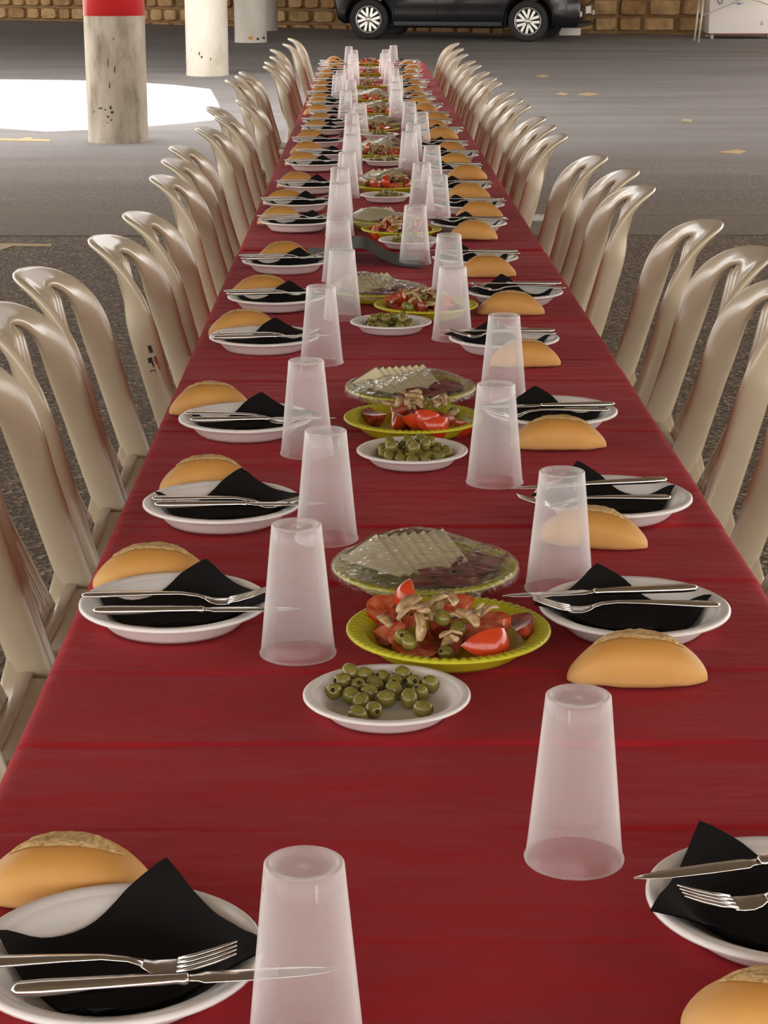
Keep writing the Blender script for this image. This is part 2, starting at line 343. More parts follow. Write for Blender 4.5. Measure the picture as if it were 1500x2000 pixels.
def slab(outl, z0, z1, m, name):
    bm = bmesh.new(); vs = [bm.verts.new((x, y, z0)) for x, y in outl]; f = bm.faces.new(vs)
    r = bmesh.ops.extrude_face_region(bm, geom=[f])
    for e in r['geom']:
        if isinstance(e, bmesh.types.BMVert): e.co.z = z1
    bmesh.ops.triangulate(bm, faces=bm.faces[:]); bmesh.ops.recalc_face_normals(bm, faces=bm.faces[:])
    me = bpy.data.meshes.new(name); bm.to_mesh(me); bm.free(); me.materials.append(m); return me
struct(link('ceiling', slab(outl, ROOFZ, ROOFZ + 0.3, M_ROOF, 'ceiling')), 'concrete roof slab over the car park')

# columns
def column(bx, by, dia, m, label, red=None, base=False):
    P0 = pg(bx, by); r = dia / 2; c = empty('column', (P0.x, P0.y + r * 0.5, P0.z)); tag(c, label, 'column', 'round concrete columns')
    z1 = ROOFZ - P0.z
    split = red if red else z1
    mb = MB(); mb.lathe([(r * 1.01, -0.03), (r * 1.012, 0.03), (r, 0.05), (r, split)], 48); link('shaft', mb.mesh('shaft', m), c)
    if red:
        mb = MB(); mb.lathe([(r, red), (r + 0.002, red), (r + 0.002, red + 0.9), (r, red + 0.9)], 48); o = link('painted_band', mb.mesh('painted_band', M_RED), c); o['label'] = 'glossy red painted band'
        mb = MB(); mb.lathe([(r, red + 0.9), (r, z1)], 48); link('upper_shaft', mb.mesh('upper_shaft', m), c)
    return c
c1 = column(228, 278, 0.50, M_CONC, 'stained concrete column with a red painted band beside the sunlit patch', red=1.02)
c2 = column(404, 148, 0.505, M_WCOL, 'pale whitewashed column standing between the stained column and the table')
c3 = column(489, 83, 0.49, M_WCOL, 'cream column with an orange stain at its foot near the wall')
c4_ = column(518, 60, 0.42, M_WCOL, 'farthest column half hidden behind the cream column near the wall')
# chips on the stained column, orange stain on the cream one
def chip(c, r, ang, z, w, h, m, name):
    vs, fs = [], []
    n = 7; rr = random.Random(int(ang * 1000 + z * 977))
    for k in range(n):
        a = 2 * PI * k / n; k2 = rr.uniform(0.5, 1.1); da = ang + w / r * 0.5 * math.cos(a) * k2
        vs.append(((r + 0.002) * math.cos(da), (r + 0.002) * math.sin(da), z + h * 0.5 * math.sin(a) * k2))
    fs = [tuple(range(n))]
    link(name, mesh_from(name, vs, fs, m, False), c)
M_CHIP = mat('chip_dark', (0.06, 0.045, 0.035), 0.9)
for (u, vv, w, h) in [(-0.06, 0.285, .05, .02), (-0.03, .275, .03, .015), (0.0, 0.29, .02, .04), (0.01, .255, .035, .03), (-0.015, .22, .03, .02), (-.11, .255, .02, .015), (0.0, .19, .02, .02), (-.02, .17, .02, .012), (.03, .60, .012, .07), (-.005, .66, .01, .1), (.03, .84, .02, .015), (0.0, .47, .012, .08)]:
    chip(c1, 0.25, -PI / 2 + u / 0.25 * 1.5 - 0.1, vv, w, h, M_CHIP, 'chip')
for (u, vv, w, h) in [(-.05, .27, .02, .06), (-.03, .22, .03, .04), (.04, .2, .02, .05), (-.12, .3, .01, .03)]:
    chip(c2, 0.2525, -PI / 2 + u / 0.25 * 1.5, vv, w, h, M_CHIP, 'chip')
chip(c3, 0.246, -PI / 2 + 0.05, 0.07, .11, .08, M_RUST, 'orange_stain'); chip(c3, 0.246, -PI / 2 + 0.5, 0.06, .08, .05, M_CHIP, 'chip'); chip(c3, 0.246, -PI / 2 + 1.0, 0.07, .08, .06, M_CHIP, 'chip')

# stone wall in two runs
def wall(name, A, B, courses, sizes, seed, rubble, label):
    r = random.Random(seed); A = Vector(A); B = Vector(B); d = B - A; Ln = d.length; ang = math.atan2(d.y, d.x)
    w = empty(name, (A.x, A.y, 0), ang); struct(w, label)
    mb = MB(); mb.box((Ln / 2, 0.27, 1.6), (Ln, 0.42, 4.0)); link('mortar_core', mb.mesh('mortar_core', M_MORTAR, False), w)
    def stone(x0, x1, z0, z1):
        cx, cz = (x0 + x1) / 2, (z0 + z1) / 2; hx, hz = (x1 - x0) / 2, (z1 - z0) / 2; dp = r.uniform(0.02, 0.05)
        n = 12; ring = []
        for k in range(n):
            a = 2 * PI * (k + 0.5) / n; ca, sa = math.cos(a), math.sin(a); e = 2.0 / (4.2 if rubble else 10.0)
            ring.append((math.copysign(abs(ca) ** e, ca) * hx * r.uniform(0.9, 1), math.copysign(abs(sa) ** e, sa) * hz * r.uniform(0.88, 1)))
        vs = [(cx + a, 0.08, cz + b) for a, b in ring] + [(cx + a * .97, -dp * .5 + .04, cz + b * .97) for a, b in ring] + [(cx + a * .86, -dp + .02, cz + b * .82) for a, b in ring]
        fs = [tuple(range(2 * n, 3 * n))[::-1]]
        for j in range(2):
            for k in range(n): fs.append((j * n + k, j * n + (k + 1) % n, (j + 1) * n + (k + 1) % n, (j + 1) * n + k)[::-1])
        return vs, fs
    z = gz(max(A.y, B.y)) - 0.25; row = 0; up = MB()
    zlo = z
    while z < 3.3:
        h = r.uniform(*sizes[1]); x = -r.uniform(0, 0.3)
        while x < Ln:
            wd = r.uniform(*sizes[0]); x1 = min(x + wd, Ln)
            if x1 - max(x, 0) > 0.1:
                vs, fs = stone(max(x, 0) + 0.005, x1 - 0.005, z + 0.005, z + h - 0.005)
                # only courses low enough to be in view, near the frame, become single stones
                P0 = A + d * ((x + x1) / 2 / Ln)
                vis = z < 1.05 and abs((P0.x - CAMX) / P0.y - 0.01) < 0.235
                mi = r.choice([0, 0, 1, 2, 3])
                if vis:
                    me = mesh_from('stone', vs, fs, M_STONE[mi], True); autosmooth(me, 0.9); link('stone', me, w)
                else: up.add(vs, fs, mi)
            x = x1
        z += h; row += 1
    o = link('stone_field', up.mesh('stone_field', M_STONE), w); o['kind'] = 'stuff'; o['label'] = 'remaining sandstone blocks of the wall'
wall('wall_back', (-14, 41.2), (2.2, 33.0), 4, ((0.22, 0.48), (0.16, 0.24)), 3, True, 'rough rubble sandstone wall at the back left')
wall('wall_right', (2.2, 33.0), (12, 32.0), 4, ((0.38, 0.66), (0.24, 0.30)), 5, False, 'coursed sandstone block wall behind the car and freezer')

# ================================================================== TABLES AND CLOTHS
def make_table(y0, y1, label):
    t = empty('banquet_table', (0, (y0 + y1) / 2, 0)); tag(t, label, 'table', 'tables joined into one long row'); ln = y1 - y0
    mb = MB(); mb.box((0, 0, 0.715), (0.78, ln - 0.02, 0.036)); link('table_top', bevel(mb.mesh('table_top', M_TTOP, False), 0.006), t)
    for sx in (-1, 1):
        for sy in (-1, 1):
            mb = MB(); mb.tube([(sx * 0.02, sy * (ln / 2 - 0.10), 0.698), (sx * 0.025, sy * (ln / 2 - 0.05), 0.0)], 0.016, 10); link('leg', mb.mesh('leg', M_TUBE), t)
yb = [0.30, 1.76, 3.40, 4.995]
ye = [5.10 + k * 1.741 for k in range(7)]
segs = [(yb[i] + .01, yb[i + 1] - .01) for i in range(3)] + [(ye[i] + .01, ye[i + 1] - .01) for i in range(6)]
for i, (a, b) in enumerate(segs): make_table(a, b, 'white folding banquet table under the red cloth, %s in the row from the camera' % ORD[i])

CREASE = []
for yy, a in ((1835, .35), (1612, 1.0), (1447, .8), (1308, .75), (1210, .3), (1133, .9), (1025, .8), (958, .6), (905, .3), (840, .8), (742, .6), (700, .5), (660, .3), (625, .6), (545, .5), (520, .4)):
    CREASE.append((px(750, yy, T).y, a))
def cloth_h(x, y, amp):
    h = 0.0
    for c, a in CREASE:
        d = y - c + 0.0025 * noise.noise((x * 2.0, c * 9, 1.3))
        if -0.08 < d < 0.09:
            k = 0.0027 * a * (0.70 + 0.9 * noise.noise((x * 3, c * 5, 7)))
            h += k * (1 - d / 0.09) ** 2 if d >= 0 else (k * 2.3 * (1 + d / 0.006) - k * 1.3) if d > -0.006 else -k * 1.3 * (1 + (d + .006) / .074)
    n = noise.noise((x * 2.6, y * 6.0, 0.0)) * 0.55 + noise.noise((x * 6.0 + 4, y * 17.0, 3.0)) * 0.30 + noise.noise((x * 9.0, y * 46.0, 8.0)) * 0.12
    edge = max(0.0, abs(x) - 0.20) / 0.20
    n2 = noise.noise((x * 5.0, y * 26.0, 9.0)) * edge
    gap = -0.022 * math.exp(-((y - 5.042) / 0.026) ** 2)
    return h + gap + amp * (max(-0.5, n) + 0.5) * 0.0070 + amp * max(0, n2) * 0.005
def cloth(name, y0, y1, ny, drop, flare, zoff, label, endflare=None, amp=1.0):
    prof = []                                   # s -> (x, z) half profile
    for k in range(31): prof.append((0.386 * k / 30, 0.0))
    for k in range(1, 6):
        a = k / 5 * PI / 2; prof.append((0.386 + 0.016 * math.sin(a), -0.016 * (1 - math.cos(a))))
    for k in range(1, 11): prof.append((0.402, -0.016 - drop * k / 10))
    full = [(-x, z, -1) for x, z in prof[::-1]] + [(x, z, 1) for x, z in prof[1:]]
    nx = len(full)
    vs = []
    ys = [y0 + (y1 - y0) * j / (ny - 1) for j in range(ny)]
    for c, a in CREASE:
        if y0 + .05 < c < 4.9 and y0 < 4:
            ys = [q for q in ys if not (c - .02 < q < c + .02)] + [c + q for q in (-.02, -.015, -.011, -.008, -.006, -.004, -.002, 0, .002, .005, .009, .014, .02)]
    if y0 > 4: ys = [q for q in ys if abs(q - 5.04) > .09] + [5.04 + .006 * q for q in range(-15, 16)]
    ys.sort(); ny = len(ys)
    for y in ys:
        for (x, z, s) in full:
            hh = cloth_h(x, y, amp) if z > -0.01 else 0
            if hh > 0: hh = 0.0046 * (1 - math.exp(-hh / 0.0046))
            dz = max(0.0, -z - 0.016); fl = flare
            if endflare: fl = flare + endflare * max(0.0, 1 - (y - y0) / 0.42)
            ox = s * (dz * fl + dz * 0.10 * noise.noise((y * 4.0, s * 3.0, 2.0)))
            oy = dz * 0.05 * noise.noise((y * 3.0, s * 9.0, 5.0))
            vs.append((x + ox, y + oy, T - 0.003 + zoff + z + hh))
    fs = [(j * nx + i, j * nx + i + 1, (j + 1) * nx + i + 1, (j + 1) * nx + i) for j in range(ny - 1) for i in range(nx - 1)]
    o = link(name, mesh_from(name, vs, fs, M_CLOTH)); tag(o, label, 'tablecloth', 'red tablecloths'); return o
cloth('tablecloth', 0.28, 4.992, 640, 0.17, 0.06, 0.0, 'dark red fabric tablecloth with fold creases on the near tables')
cloth('tablecloth', 4.80, 15.57, 620, 0.21, 0.06, -0.0035, 'red tablecloth on the far tables tucked beneath the nearer cloth', endflare=0.42, amp=0.8)

# ================================================================== CHAIRS
PROF = [(-0.012, .40), (0.0, .44), (.024, .52), (.052, .62), (.073, .70), (.088, .755), (.112, .80), (.148, .835), (.192, .853), (.225, .860)]
def _smooth_profile():
    pts = [Vector(p) for p in PROF]; fine = []
    for i in range(len(pts) - 1):
        for k in range(40): fine.append(pts[i].lerp(pts[i + 1], k / 40))
    fine.append(pts[-1]); n = len(fine)
    for it in range(3):
        new = []
        for i in range(n):
            r_ = min(14, i, n - 1 - i); new.append(sum((fine[q] for q in range(i - r_, i + r_ + 1)), Vector((0, 0))) / (2 * r_ + 1))
        fine = new
    acc = [0.0]
    for i in range(1, n): acc.append(acc[-1] + (fine[i] - fine[i - 1]).length)
    return fine, acc
_FP, _FA = _smooth_profile()
def _prof(s):
    s = max(0.0, min(_FA[-1] - 1e-6, s))
    lo, hi = 0, len(_FA) - 1
    while hi - lo > 1:
        m_ = (lo + hi) // 2
        if _FA[m_] <= s: lo = m_
        else: hi = m_
    return _FP[lo].lerp(_FP[hi], (s - _FA[lo]) / max(1e-9, _FA[hi] - _FA[lo]))
def prof_at(s): return _prof(s), (_prof(s + .008) - _prof(s - .008)).normalized()
def sect(path, dims, n=14, pw=3.0, mi=0, mb=None):
    """sweep a superellipse; path: (centre, in-plane normal, thickness dir)"""
    vs = []; fs = []
    for (c, nn, bb), (dn, db) in zip(path, dims):
        for k in range(n):
            a = 2 * PI * k / n; ca, sa = math.cos(a), math.sin(a); e = 2 / pw
            vs.append(c + nn * (math.copysign(abs(ca) ** e, ca) * dn) + bb * (math.copysign(abs(sa) ** e, sa) * db))
    for i in range(len(path) - 1):
        for k in range(n): fs.append((i * n + k, i * n + (k + 1) % n, (i + 1) * n + (k + 1) % n, (i + 1) * n + k))
    fs.append(tuple(range(n - 1, -1, -1))); fs.append(tuple((len(path) - 1) * n + k for k in range(n)))
    mb = mb or MB(); mb.add(vs, fs, mi); return mb
def back_point(u, s):
    p, t = prof_at(s); return Vector((-p.x, u, p.y)), Vector((-t.x, 0, t.y))
def chair_meshes():
    ms = {}
    # arch
    us = []
    S0, S1, W = 0.285, 0.494, 0.185
    for k in range(13): us.append((-(W + 0.012 * (1 - k / 12)), S0 * k / 12))
    for k in range(1, 48):
        a = PI - PI * k / 48; ca, sa = math.cos(a), math.sin(a); us.append((ca * W, S0 + (S1 - S0) * sa))
    for k in range(13): us.append((W + 0.012 * k / 12, S0 * (1 - k / 12)))
    pts = [back_point(u, s)[0] for u, s in us]; path = []; dims = []
    for i, (u, s) in enumerate(us):
        t = (pts[min(i + 1, len(pts) - 1)] - pts[max(i - 1, 0)]).normalized()
        _, tv = back_point(u, s); nsurf = tv.cross(Vector((0, 1, 0))).normalized()
        if nsurf.x < 0: nsurf = -nsurf
        nn = t.cross(nsurf).normalized(); bb = nn.cross(t).normalized()
        mid_ = Vector((-0.10, 0, 0.62))
        if nn.dot(pts[i] - mid_) < 0: nn = -nn
        k = max(0.0, min(1.0, (s - S0 + .06) / (S1 - S0 + .06))); ph = PI / 2 * (k * k * (3 - 2 * k))
        F = bb * math.cos(ph) + nn * math.sin(ph); Pn = -nn * math.cos(ph) + bb * math.sin(ph)
        path.append((pts[i], F, Pn)); dims.append((0.030 + 0.008 * k, 0.014 - 0.004 * k))
    mb = sect(path, dims, 20, 2.6); me = mb.mesh('back_frame', M_CHAIR); autosmooth(me, 0.9); ms['back_frame'] = me
    # five slats of the splat
    for j in range(5):
        path = []; dims = []
        for k in range(14):
            s = 0.03 + (0.472 - 0.03) * k / 13; f = k / 13
            wd = 0.022 + 0.006 * (1 - f) ** 2 + 0.010 * f ** 2
            u = (j - 2) * (wd + 0.005); z_ = 0.43 + 0.402 * f
            SP = [(.43, .015), (.60, .088), (.715, .113), (.80, .131), (.84, .152)]
            for (za, wa), (zb, wb_) in zip(SP[:-1], SP[1:]):
                if za <= z_ <= zb: w_ = wa + (wb_ - wa) * (z_ - za) / (zb - za); sl_ = (wb_ - wa) / (zb - za)
            z_ -= 0.006 * f * abs(j - 2) ** 2 * 0.5
            tv = Vector((-sl_, 0, 1)).normalized(); ns = tv.cross(Vector((0, 1, 0))).normalized()
            path.append((Vector((-w_, u, z_)), Vector((0, 1, 0)), ns)); dims.append((wd / 2, 0.0045))
        ms['slat%d' % j] = sect(path, dims, 8, 3).mesh('slat', M_CHAIR)
    # seat: dished panel with rolled edges
    def sf(a, b):
        x = -0.015 + 0.415 * a; w = 0.198 - 0.015 * (1 - a); y = -w + 2 * w * b
        e = max(abs(2 * b - 1), 0); z = 0.438 - 0.008 * (1 - e ** 2) - (0.05 if e > 0.999 else 0) - (0.012 * max(0, a - .9) * 10)
        if a >= 0.999: z -= 0.03
        return Vector((x, y, z))
    vs, fs = grid(14, 17, sf); mb = MB(); mb.add(vs, fs)
    vs2 = [v - Vector((0, 0, 0.006)) for v in vs]; mb.add(vs2, [f[::-1] for f in fs]); ms['seat'] = mb.mesh('seat', M_CHAIR)
    def leg(a, b, d0, d1):
        a = Vector(a); b = Vector(b); t = (b - a).normalized(); nn = t.cross(Vector((1, 0, 0))).normalized(); bb = nn.cross(t).normalized()
        path = []; dims = []
        for k in range(7):
            f = k / 6; path.append((a.lerp(b, f) + Vector((-0.012 * math.sin(PI * f), 0, 0)), nn, bb)); dims.append((d0[0] + (d1[0] - d0[0]) * f, d0[1] + (d1[1] - d0[1]) * f))
        return sect(path, dims, 10, 4).mesh('leg', M_CHAIR)
    ms['leg0'] = leg((-0.010, -.194, .45), (-.10, -.190, 0), (.011, .027), (.015, .024)); ms['leg1'] = leg((-0.010, .194, .45), (-.10, .190, 0), (.011, .027), (.015, .024))
    ms['leg2'] = leg((.36, -.185, .425), (.39, -.188, 0), (.019, .028), (.016, .020)); ms['leg3'] = leg((.36, .185, .425), (.39, .188, 0), (.019, .028), (.016, .020))
    mb = MB(); mb.box((-0.005, 0, .415), (.02, .36, .05)); mb.box((.375, 0, .405), (.018, .34, .04)); mb.box((.18, -.19, .408), (.38, .014, .045)); mb.box((.18, .19, .408), (.38, .014, .045)); ms['apron'] = bevel(mb.mesh('apron', M_CHAIR, False), .004)
    return ms
CH = chair_meshes()
def chair(x, y, rz, label):
    c = empty('plastic_chair', (x, y, gz(y)), rz); tag(c, label, 'chair', 'beige plastic chairs along the table')
    for k, me in CH.items(): link(me.name.split('.')[0], me, c)
    return c
TIPZ, TIPW = 0.858, 0.205
left_tips = [(22, 538), (173, 468), (248, 420), (292, 347), (315, 314), (330, 288), (381, 251), (417, 228), (401, 211), (469.6, 196), (440, 156), (458, 149), (465, 142), (513, 130), (516, 121.6), (526, 111), (527, 101), (552, 94), (562, 87)]
right_tips = [(1411, 436), (1279, 367), (1248, 334.6), (1186.5, 307), (1050, 266), (1064, 246), (1046, 232.5), (1006, 207), (985.5, 195), (983, 181), (973, 161), (967, 153), (943, 141), (926, 128), (911, 119), (912, 107), (900, 100), (893, 93)]
LCH = [(-0.565, 2.54, .02), (-0.565, 2.93, -.03), (-0.563, 3.45, .02)]
for p_ in left_tips:
    q_ = px(*p_, TIPZ); LCH.append((min(q_.x + TIPW, -0.46), q_.y + 0.01, rnd.uniform(-.05, .05)))
RCH = [(0.575, 3.03, -.02), (0.585, 3.72, 0.0), (0.60, 4.17, .02)]
for p_ in right_tips:
    q_ = px(*p_, TIPZ); RCH.append((max(q_.x - TIPW, 0.46), q_.y + 0.01, rnd.uniform(-.05, .05)))
def spread(lst):
    lst = sorted(lst, key=lambda t: t[1]); ys = [t[1] for t in lst]
    for it in range(200):
        for k in range(len(ys) - 1):
            g = 0.428 - (ys[k + 1] - ys[k])
            if g > 0: ys[k] -= g * (0.5 if k > 2 else 0.2); ys[k + 1] += g * (0.5 if k > 2 else 0.8)
    return [(t[0], y, t[2] * 0.5) for t, y in zip(lst, ys)]
LCH = spread(LCH); RCH = spread(RCH)
for i, (x, y, a) in enumerate(LCH):
    c = chair(x, y, a, 'beige plastic slat-back chair, %s from the camera on the left' % ORD[i])
    if i == 4: SIGNCHAIR = c
for i, (x, y, a) in enumerate(RCH):
    chair(x, y, PI + a, 'beige plastic slat-back chair, %s from the camera on the right' % ORD[i])
# printed mark on the outer side of one chair's near upright
mb = MB()
def onback(u, s, off): 
    p, t = back_point(u, s); ns = t.cross(Vector((0, 1, 0))).normalized(); ns = ns if ns.x > 0 else -ns
    return p + ns * off, t, ns
for k, (s0, s1, o0, o1, mi) in enumerate([(.245, .262, .004, .012, 0), (.205, .236, .010, .016, 1), (.213, .236, -.004, .006, 0), (.188, .208, -.006, .005, 0)]):
    a, t, ns = onback(-.2005, s0, o0); b, _, _ = onback(-.2025, s1, o0); c_, _, _ = onback(-.2025, s1, o1); d_, _, _ = onback(-.2025, s0, o1)
    mb.add([a, b, c_, d_], [(0, 1, 2, 3)], mi)
pm = link('printed_mark', mb.mesh('printed_mark', [M_TXT, M_TXTR], False), SIGNCHAIR); pm['label'] = 'small black and red printed lettering'

# ================================================================== TABLEWARE
PR = 0.1045
def plate_z(r):
    if r < 0.066: return 0.004
    if r < 0.090: f = (r - 0.066) / 0.024; return 0.004 + 0.0195 * (f * f * (3 - 2 * f)) ** .9
    if r < 0.100: return 0.0235 + 0.0035 * (r - 0.090) / 0.010
    return 0.027
def plate_mesh(name, R, m, n=64, k=1.0, ribs=0):
    s = R / PR; rs = [0, .03, .062, .066, .070, .074, .078, .082, .086, .090, .092, .0945, .098, .1015, .1045]
    top = [(r * s, plate_z(r) * k) for r in rs]; top[-1] = (PR * s, 0.0250 * k); top[-4] = (top[-4][0], top[-4][1] + .0012)
    bot = [(.1045 * s, .0226 * k), (.099 * s, .0240 * k), (.0935 * s, .0218 * k), (.085 * s, .0140 * k), (.077 * s, .0045 * k), (.072 * s, 0.0), (.064 * s, .0012), (0.0005, .0012)]
    prof = [(max(r, 0.0003), z) for r, z in top] + bot
    mb = MB(); mb.lathe(prof, n)
    me = mb.mesh(name, m)
    if ribs:
        for vtx in me.vertices:
            r = math.hypot(vtx.co.x, vtx.co.y)
            if 0.086 * s < r < 0.104 * s and vtx.co.z > .0215 * k:
                a = math.atan2(vtx.co.y, vtx.co.x); vtx.co.z += 0.0009 * math.cos(a * ribs)
            if r >= 0.100 * s: 
                a = math.atan2(vtx.co.y, vtx.co.x); f = 1 + 0.002 * math.cos(a * ribs); vtx.co.x *= f; vtx.co.y *= f
    bm = bmesh.new(); bm.from_mesh(me); bmesh.ops.recalc_face_normals(bm, faces=bm.faces[:]); bm.to_mesh(me); bm.free()
    for p in me.polygons: p.use_smooth = True
    return me
ME_PLATE = plate_mesh('dinner_plate', PR, M_PLATE)
ME_DISH = plate_mesh('olive_dish', 0.0815, M_PLATE, k=0.78)
ME_YPLATE = plate_mesh('yellow_plate', 0.1085, M_YEL, n=264, k=.95, ribs=66)
def cup_mesh():
    R0, R1, Hc = 0.0392, 0.0262, 0.142
    prof = [(R0 - .0004, 0.0012), (R0 + .0012, 0.0), (R0 + .0016, .0018), (R0 + .0002, .0034)]
    for k in range(1, 9): f = k / 8; prof.append((R0 + (R1 - R0) * f, .0034 + (Hc - .0044) * f))
    prof += [(R1 - .001, Hc), (R1 - .0022, Hc + .0004), (R1 - .0042, Hc), (R1 - .0052, Hc - .0035), (R1 - .011, Hc - .0037), (.006, Hc - .0034), (.0025, Hc - .003), (.0018, Hc - .0018), (.0003, Hc - .0016)]
    mb = MB(); mb.lathe(prof, 56)
    for a in (-2.3, -0.75):
        x, y = math.cos(a), math.sin(a); rr = R1 + .0004; mb.tube([(x * rr, y * rr, Hc - .004), (x * (rr + .0011), y * (rr + .0011), Hc - .016)], .0008, 5)
    return mb.mesh('plastic_cup', M_CUP)
ME_CUP = cup_mesh()
def napkin_mesh(seed, rise, curl, dx):
    r = random.Random(seed); h = 0.102 / math.sqrt(2) * 1.0
    def fn(a, b):
        p = Vector(((2 * a - 1) * h, (2 * b - 1) * h)); p.rotate(Matrix.Rotation(PI / 4, 2))
        rr = math.hypot(p.x + dx, p.y + .004); z = plate_z(min(rr + .002, 0.101)) + 0.0018
        far_ = max(0.0, (p.y - 0.045) / 0.064); z = max(z, 0.004 + 0.0013) + rise * far_ ** 1.6
        lf = max(0.0, (-p.x * (1 if dx > 0 else -1) - 0.055) / 0.055); z += curl * lf ** 1.5 * 0.6
        
        z += 0.0012 * (1 + noise.noise((p.x * 30, p.y * 30, seed)))
        return Vector((p.x, p.y, z))
    vs, fs = grid(17, 17, fn); mb = MB(); mb.add(vs, fs); mb.add([v + Vector((0, 0, .0012)) for v in vs], fs)
    # close the folded edges
    me = mb.mesh('paper_napkin', M_NAP); return me
ME_NAP = {k: [napkin_mesh(11, .012, .003, d_), napkin_mesh(12, .018, .006, d_), napkin_mesh(13, .012, .0, d_), napkin_mesh(14, .014, .014, d_)] for k, d_ in (('left', .012), ('right', -.012))}
# fork and knife lie along +x, handle end at x=0
def ribbon(sts, thick, n=8, m=None, name='part'):
    """sts: (x, half width, z, cup) stations"""
    vs = []; fs = []
    for (x, hw, z, th) in sts:
        for k in range(n):
            a = 2 * PI * k / n; vs.append((x, hw * math.copysign(abs(math.cos(a)) ** .6, math.cos(a)), z + th * math.copysign(abs(math.sin(a)) ** .7, math.sin(a))))
    for i in range(len(sts) - 1):
        for k in range(n): fs.append((i * n + k, i * n + (k + 1) % n, (i + 1) * n + (k + 1) % n, (i + 1) * n + k))
    fs.append(tuple(range(n - 1, -1, -1))); fs.append(tuple((len(sts) - 1) * n + k for k in range(n)))
    mb = MB(); mb.add(vs, fs); return mb
ME_FH = ribbon([(0, .003, .004, .0008), (.004, .0085, .004, .0016), (.02, .0098, .0045, .0018), (.05, .0078, .0055, .0016), (.085, .0055, .0065, .0015), (.11, .0038, .0066, .0015), (.128, .0036, .0045, .0015), (.138, .0055, .0015, .0013)], 0).mesh('fork_handle', M_STEEL)
fm = ribbon([(.136, .005, .0018, .0013), (.143, .0095, -.0008, .001), (.150, .0118, -.002, .0009), (.158, .0122, -.0018, .0008), (.164, .0120, -.001, .0008)], 0)
for j in range(4):
    y = (j - 1.5) * .0062
    fm.tube([(.162, y, -.001), (.175, y, .0022), (.188, y * .98, .0064), (.203, y * .94, .0125)], [.0019, .0018, .0015, .0007], 6)
ME_FT = fm.mesh('fork_head', M_STEEL)
ME_KH = ribbon([(0, .003, .003, .0015), (.004, .0075, .003, .0034), (.02, .0084, .003, .0038), (.06, .0075, .0034, .0034), (.10, .0062, .004, .0032), (.112, .005, .004, .003), (.116, .0062, .004, .0034), (.119, .005, .004, .003)], 0).mesh('knife_handle', M_STEEL)
ME_KB = ribbon([(.118, .0046, .004, .0015), (.126, .0052, .004, .0011), (.130, .0082, .004, .0009), (.16, .0085, .0042, .0008), (.195, .0072, .0044, .0007), (.212, .0045, .0046, .0006), (.222, .0008, .0047, .0004)], 0).mesh('knife_blade', M_STEEL)
def bread_meshes(seed):
    r = random.Random(seed); Ln, Wd, Ht = 0.069, 0.0335, 0.0475; sk = r.uniform(-.12, .12)
    nu, nv = 26, 20; vs = []; fs = []
    def pt(t, a):
        e = max(0.0, 1 - abs(t) ** 2.4) ** 0.5
        w = Wd * e; hh = Ht * (0.46 + 0.54 * (1 - abs(t) ** 2.3)) * (e ** .62 if e > 0 else 0)
        ca, sa = math.cos(a), math.sin(a)
        y = w * math.copysign(abs(ca) ** .85, ca); z = hh * .46 + (hh * .54 * abs(sa) ** .9 if sa > 0 else -hh * .46 * min(1, abs(sa) * 1.5) ** .6)
        n = noise.noise((t * 3 + seed, a * 1.3, 4.0)) * .0016
        return Vector((t * Ln + sk * y * .6, y + n, max(0.0, z + n)))
    for i in range(nu):
        t = -math.cos(PI * i / (nu - 1)); t = math.copysign(1 - (1 - abs(t)) ** 1.15, t); t = max(-.99995, min(.99995, t))
        for k in range(nv): vs.append(pt(t, 2 * PI * k / nv))
    for i in range(nu - 1):
        for k in range(nv): fs.append((i * nv + k, i * nv + (k + 1) % nv, (i + 1) * nv + (k + 1) % nv, (i + 1) * nv + k))
    fs.append(tuple(range(nv))[::-1]); fs.append(tuple((nu - 1) * nv + k for k in range(nv)))
    body = mesh_from('loaf', vs, fs, M_BREAD)
    # split crust strip on top
    def sf(a, b):
        t = -0.66 + 1.32 * a; hw = 0.40 * math.sin(PI * min(max(a, .001), .999)) ** .6; ang = PI / 2 - 0.12 + (b - .5) * hw * 2 + 0.18 * (t)
        p = pt(t, ang); k = noise.noise((a * 16, b * 5, seed)) * .0014 + .0007 - .0016 * (1 - abs(2 * b - 1))
        edge = 1 if 0 < b < 1 and 0 < a < 1 else 0
        return Vector((p.x, p.y, p.z + .0004 + (k + .0012) * edge))
    v2, f2 = grid(30, 7, sf, True)
    return body, mesh_from('score', v2, f2, M_SCORE)
BREADS = [bread_meshes(s) for s in (1, 2, 3, 4)]

LP = [(228, 1862), (340, 1177), (435, 982), (480, 817), (516, 658), (540, 580), (558, 510), (580, 432), (581, 395), (606, 361), (615, 319), (636, 299), (622, 275), (644, 251), (635, 237), (647, 221), (641, 204), (642, 196), (637, 183), (643, 171), (646, 158), (648, 147), (650, 137), (651, 127.5), (653, 121.5)]
LB = [(130, 1690), (298, 1104), (406, 926), (410, 775), (478, 629), (513, 557), (555, 492), (548, 419), (560, 385), (580, 351), (591, 309), (600.5, 288.5), (608, 265), (618, 244.5), (626, 229), (620, 214), (624, 198), (626, 190), (627, 176.5), (631, 165), (638, 152), (639, 142), (652, 131.5), (651.5, 123), (652, 116)]
RP = [(1534, 1757), (1229, 1188), (1197, 972), (1077, 804), (980, 660), (982, 570), (928, 503), (912, 436), (913, 400), (896, 364), (882, 328), (872, 303), (863, 283), (847, 255), (839, 240), (829, 225), (822, 208), (815, 194), (808, 184), (800, 171), (806, 160), (795, 149), (795, 139), (793, 130), (795, 121.5)]
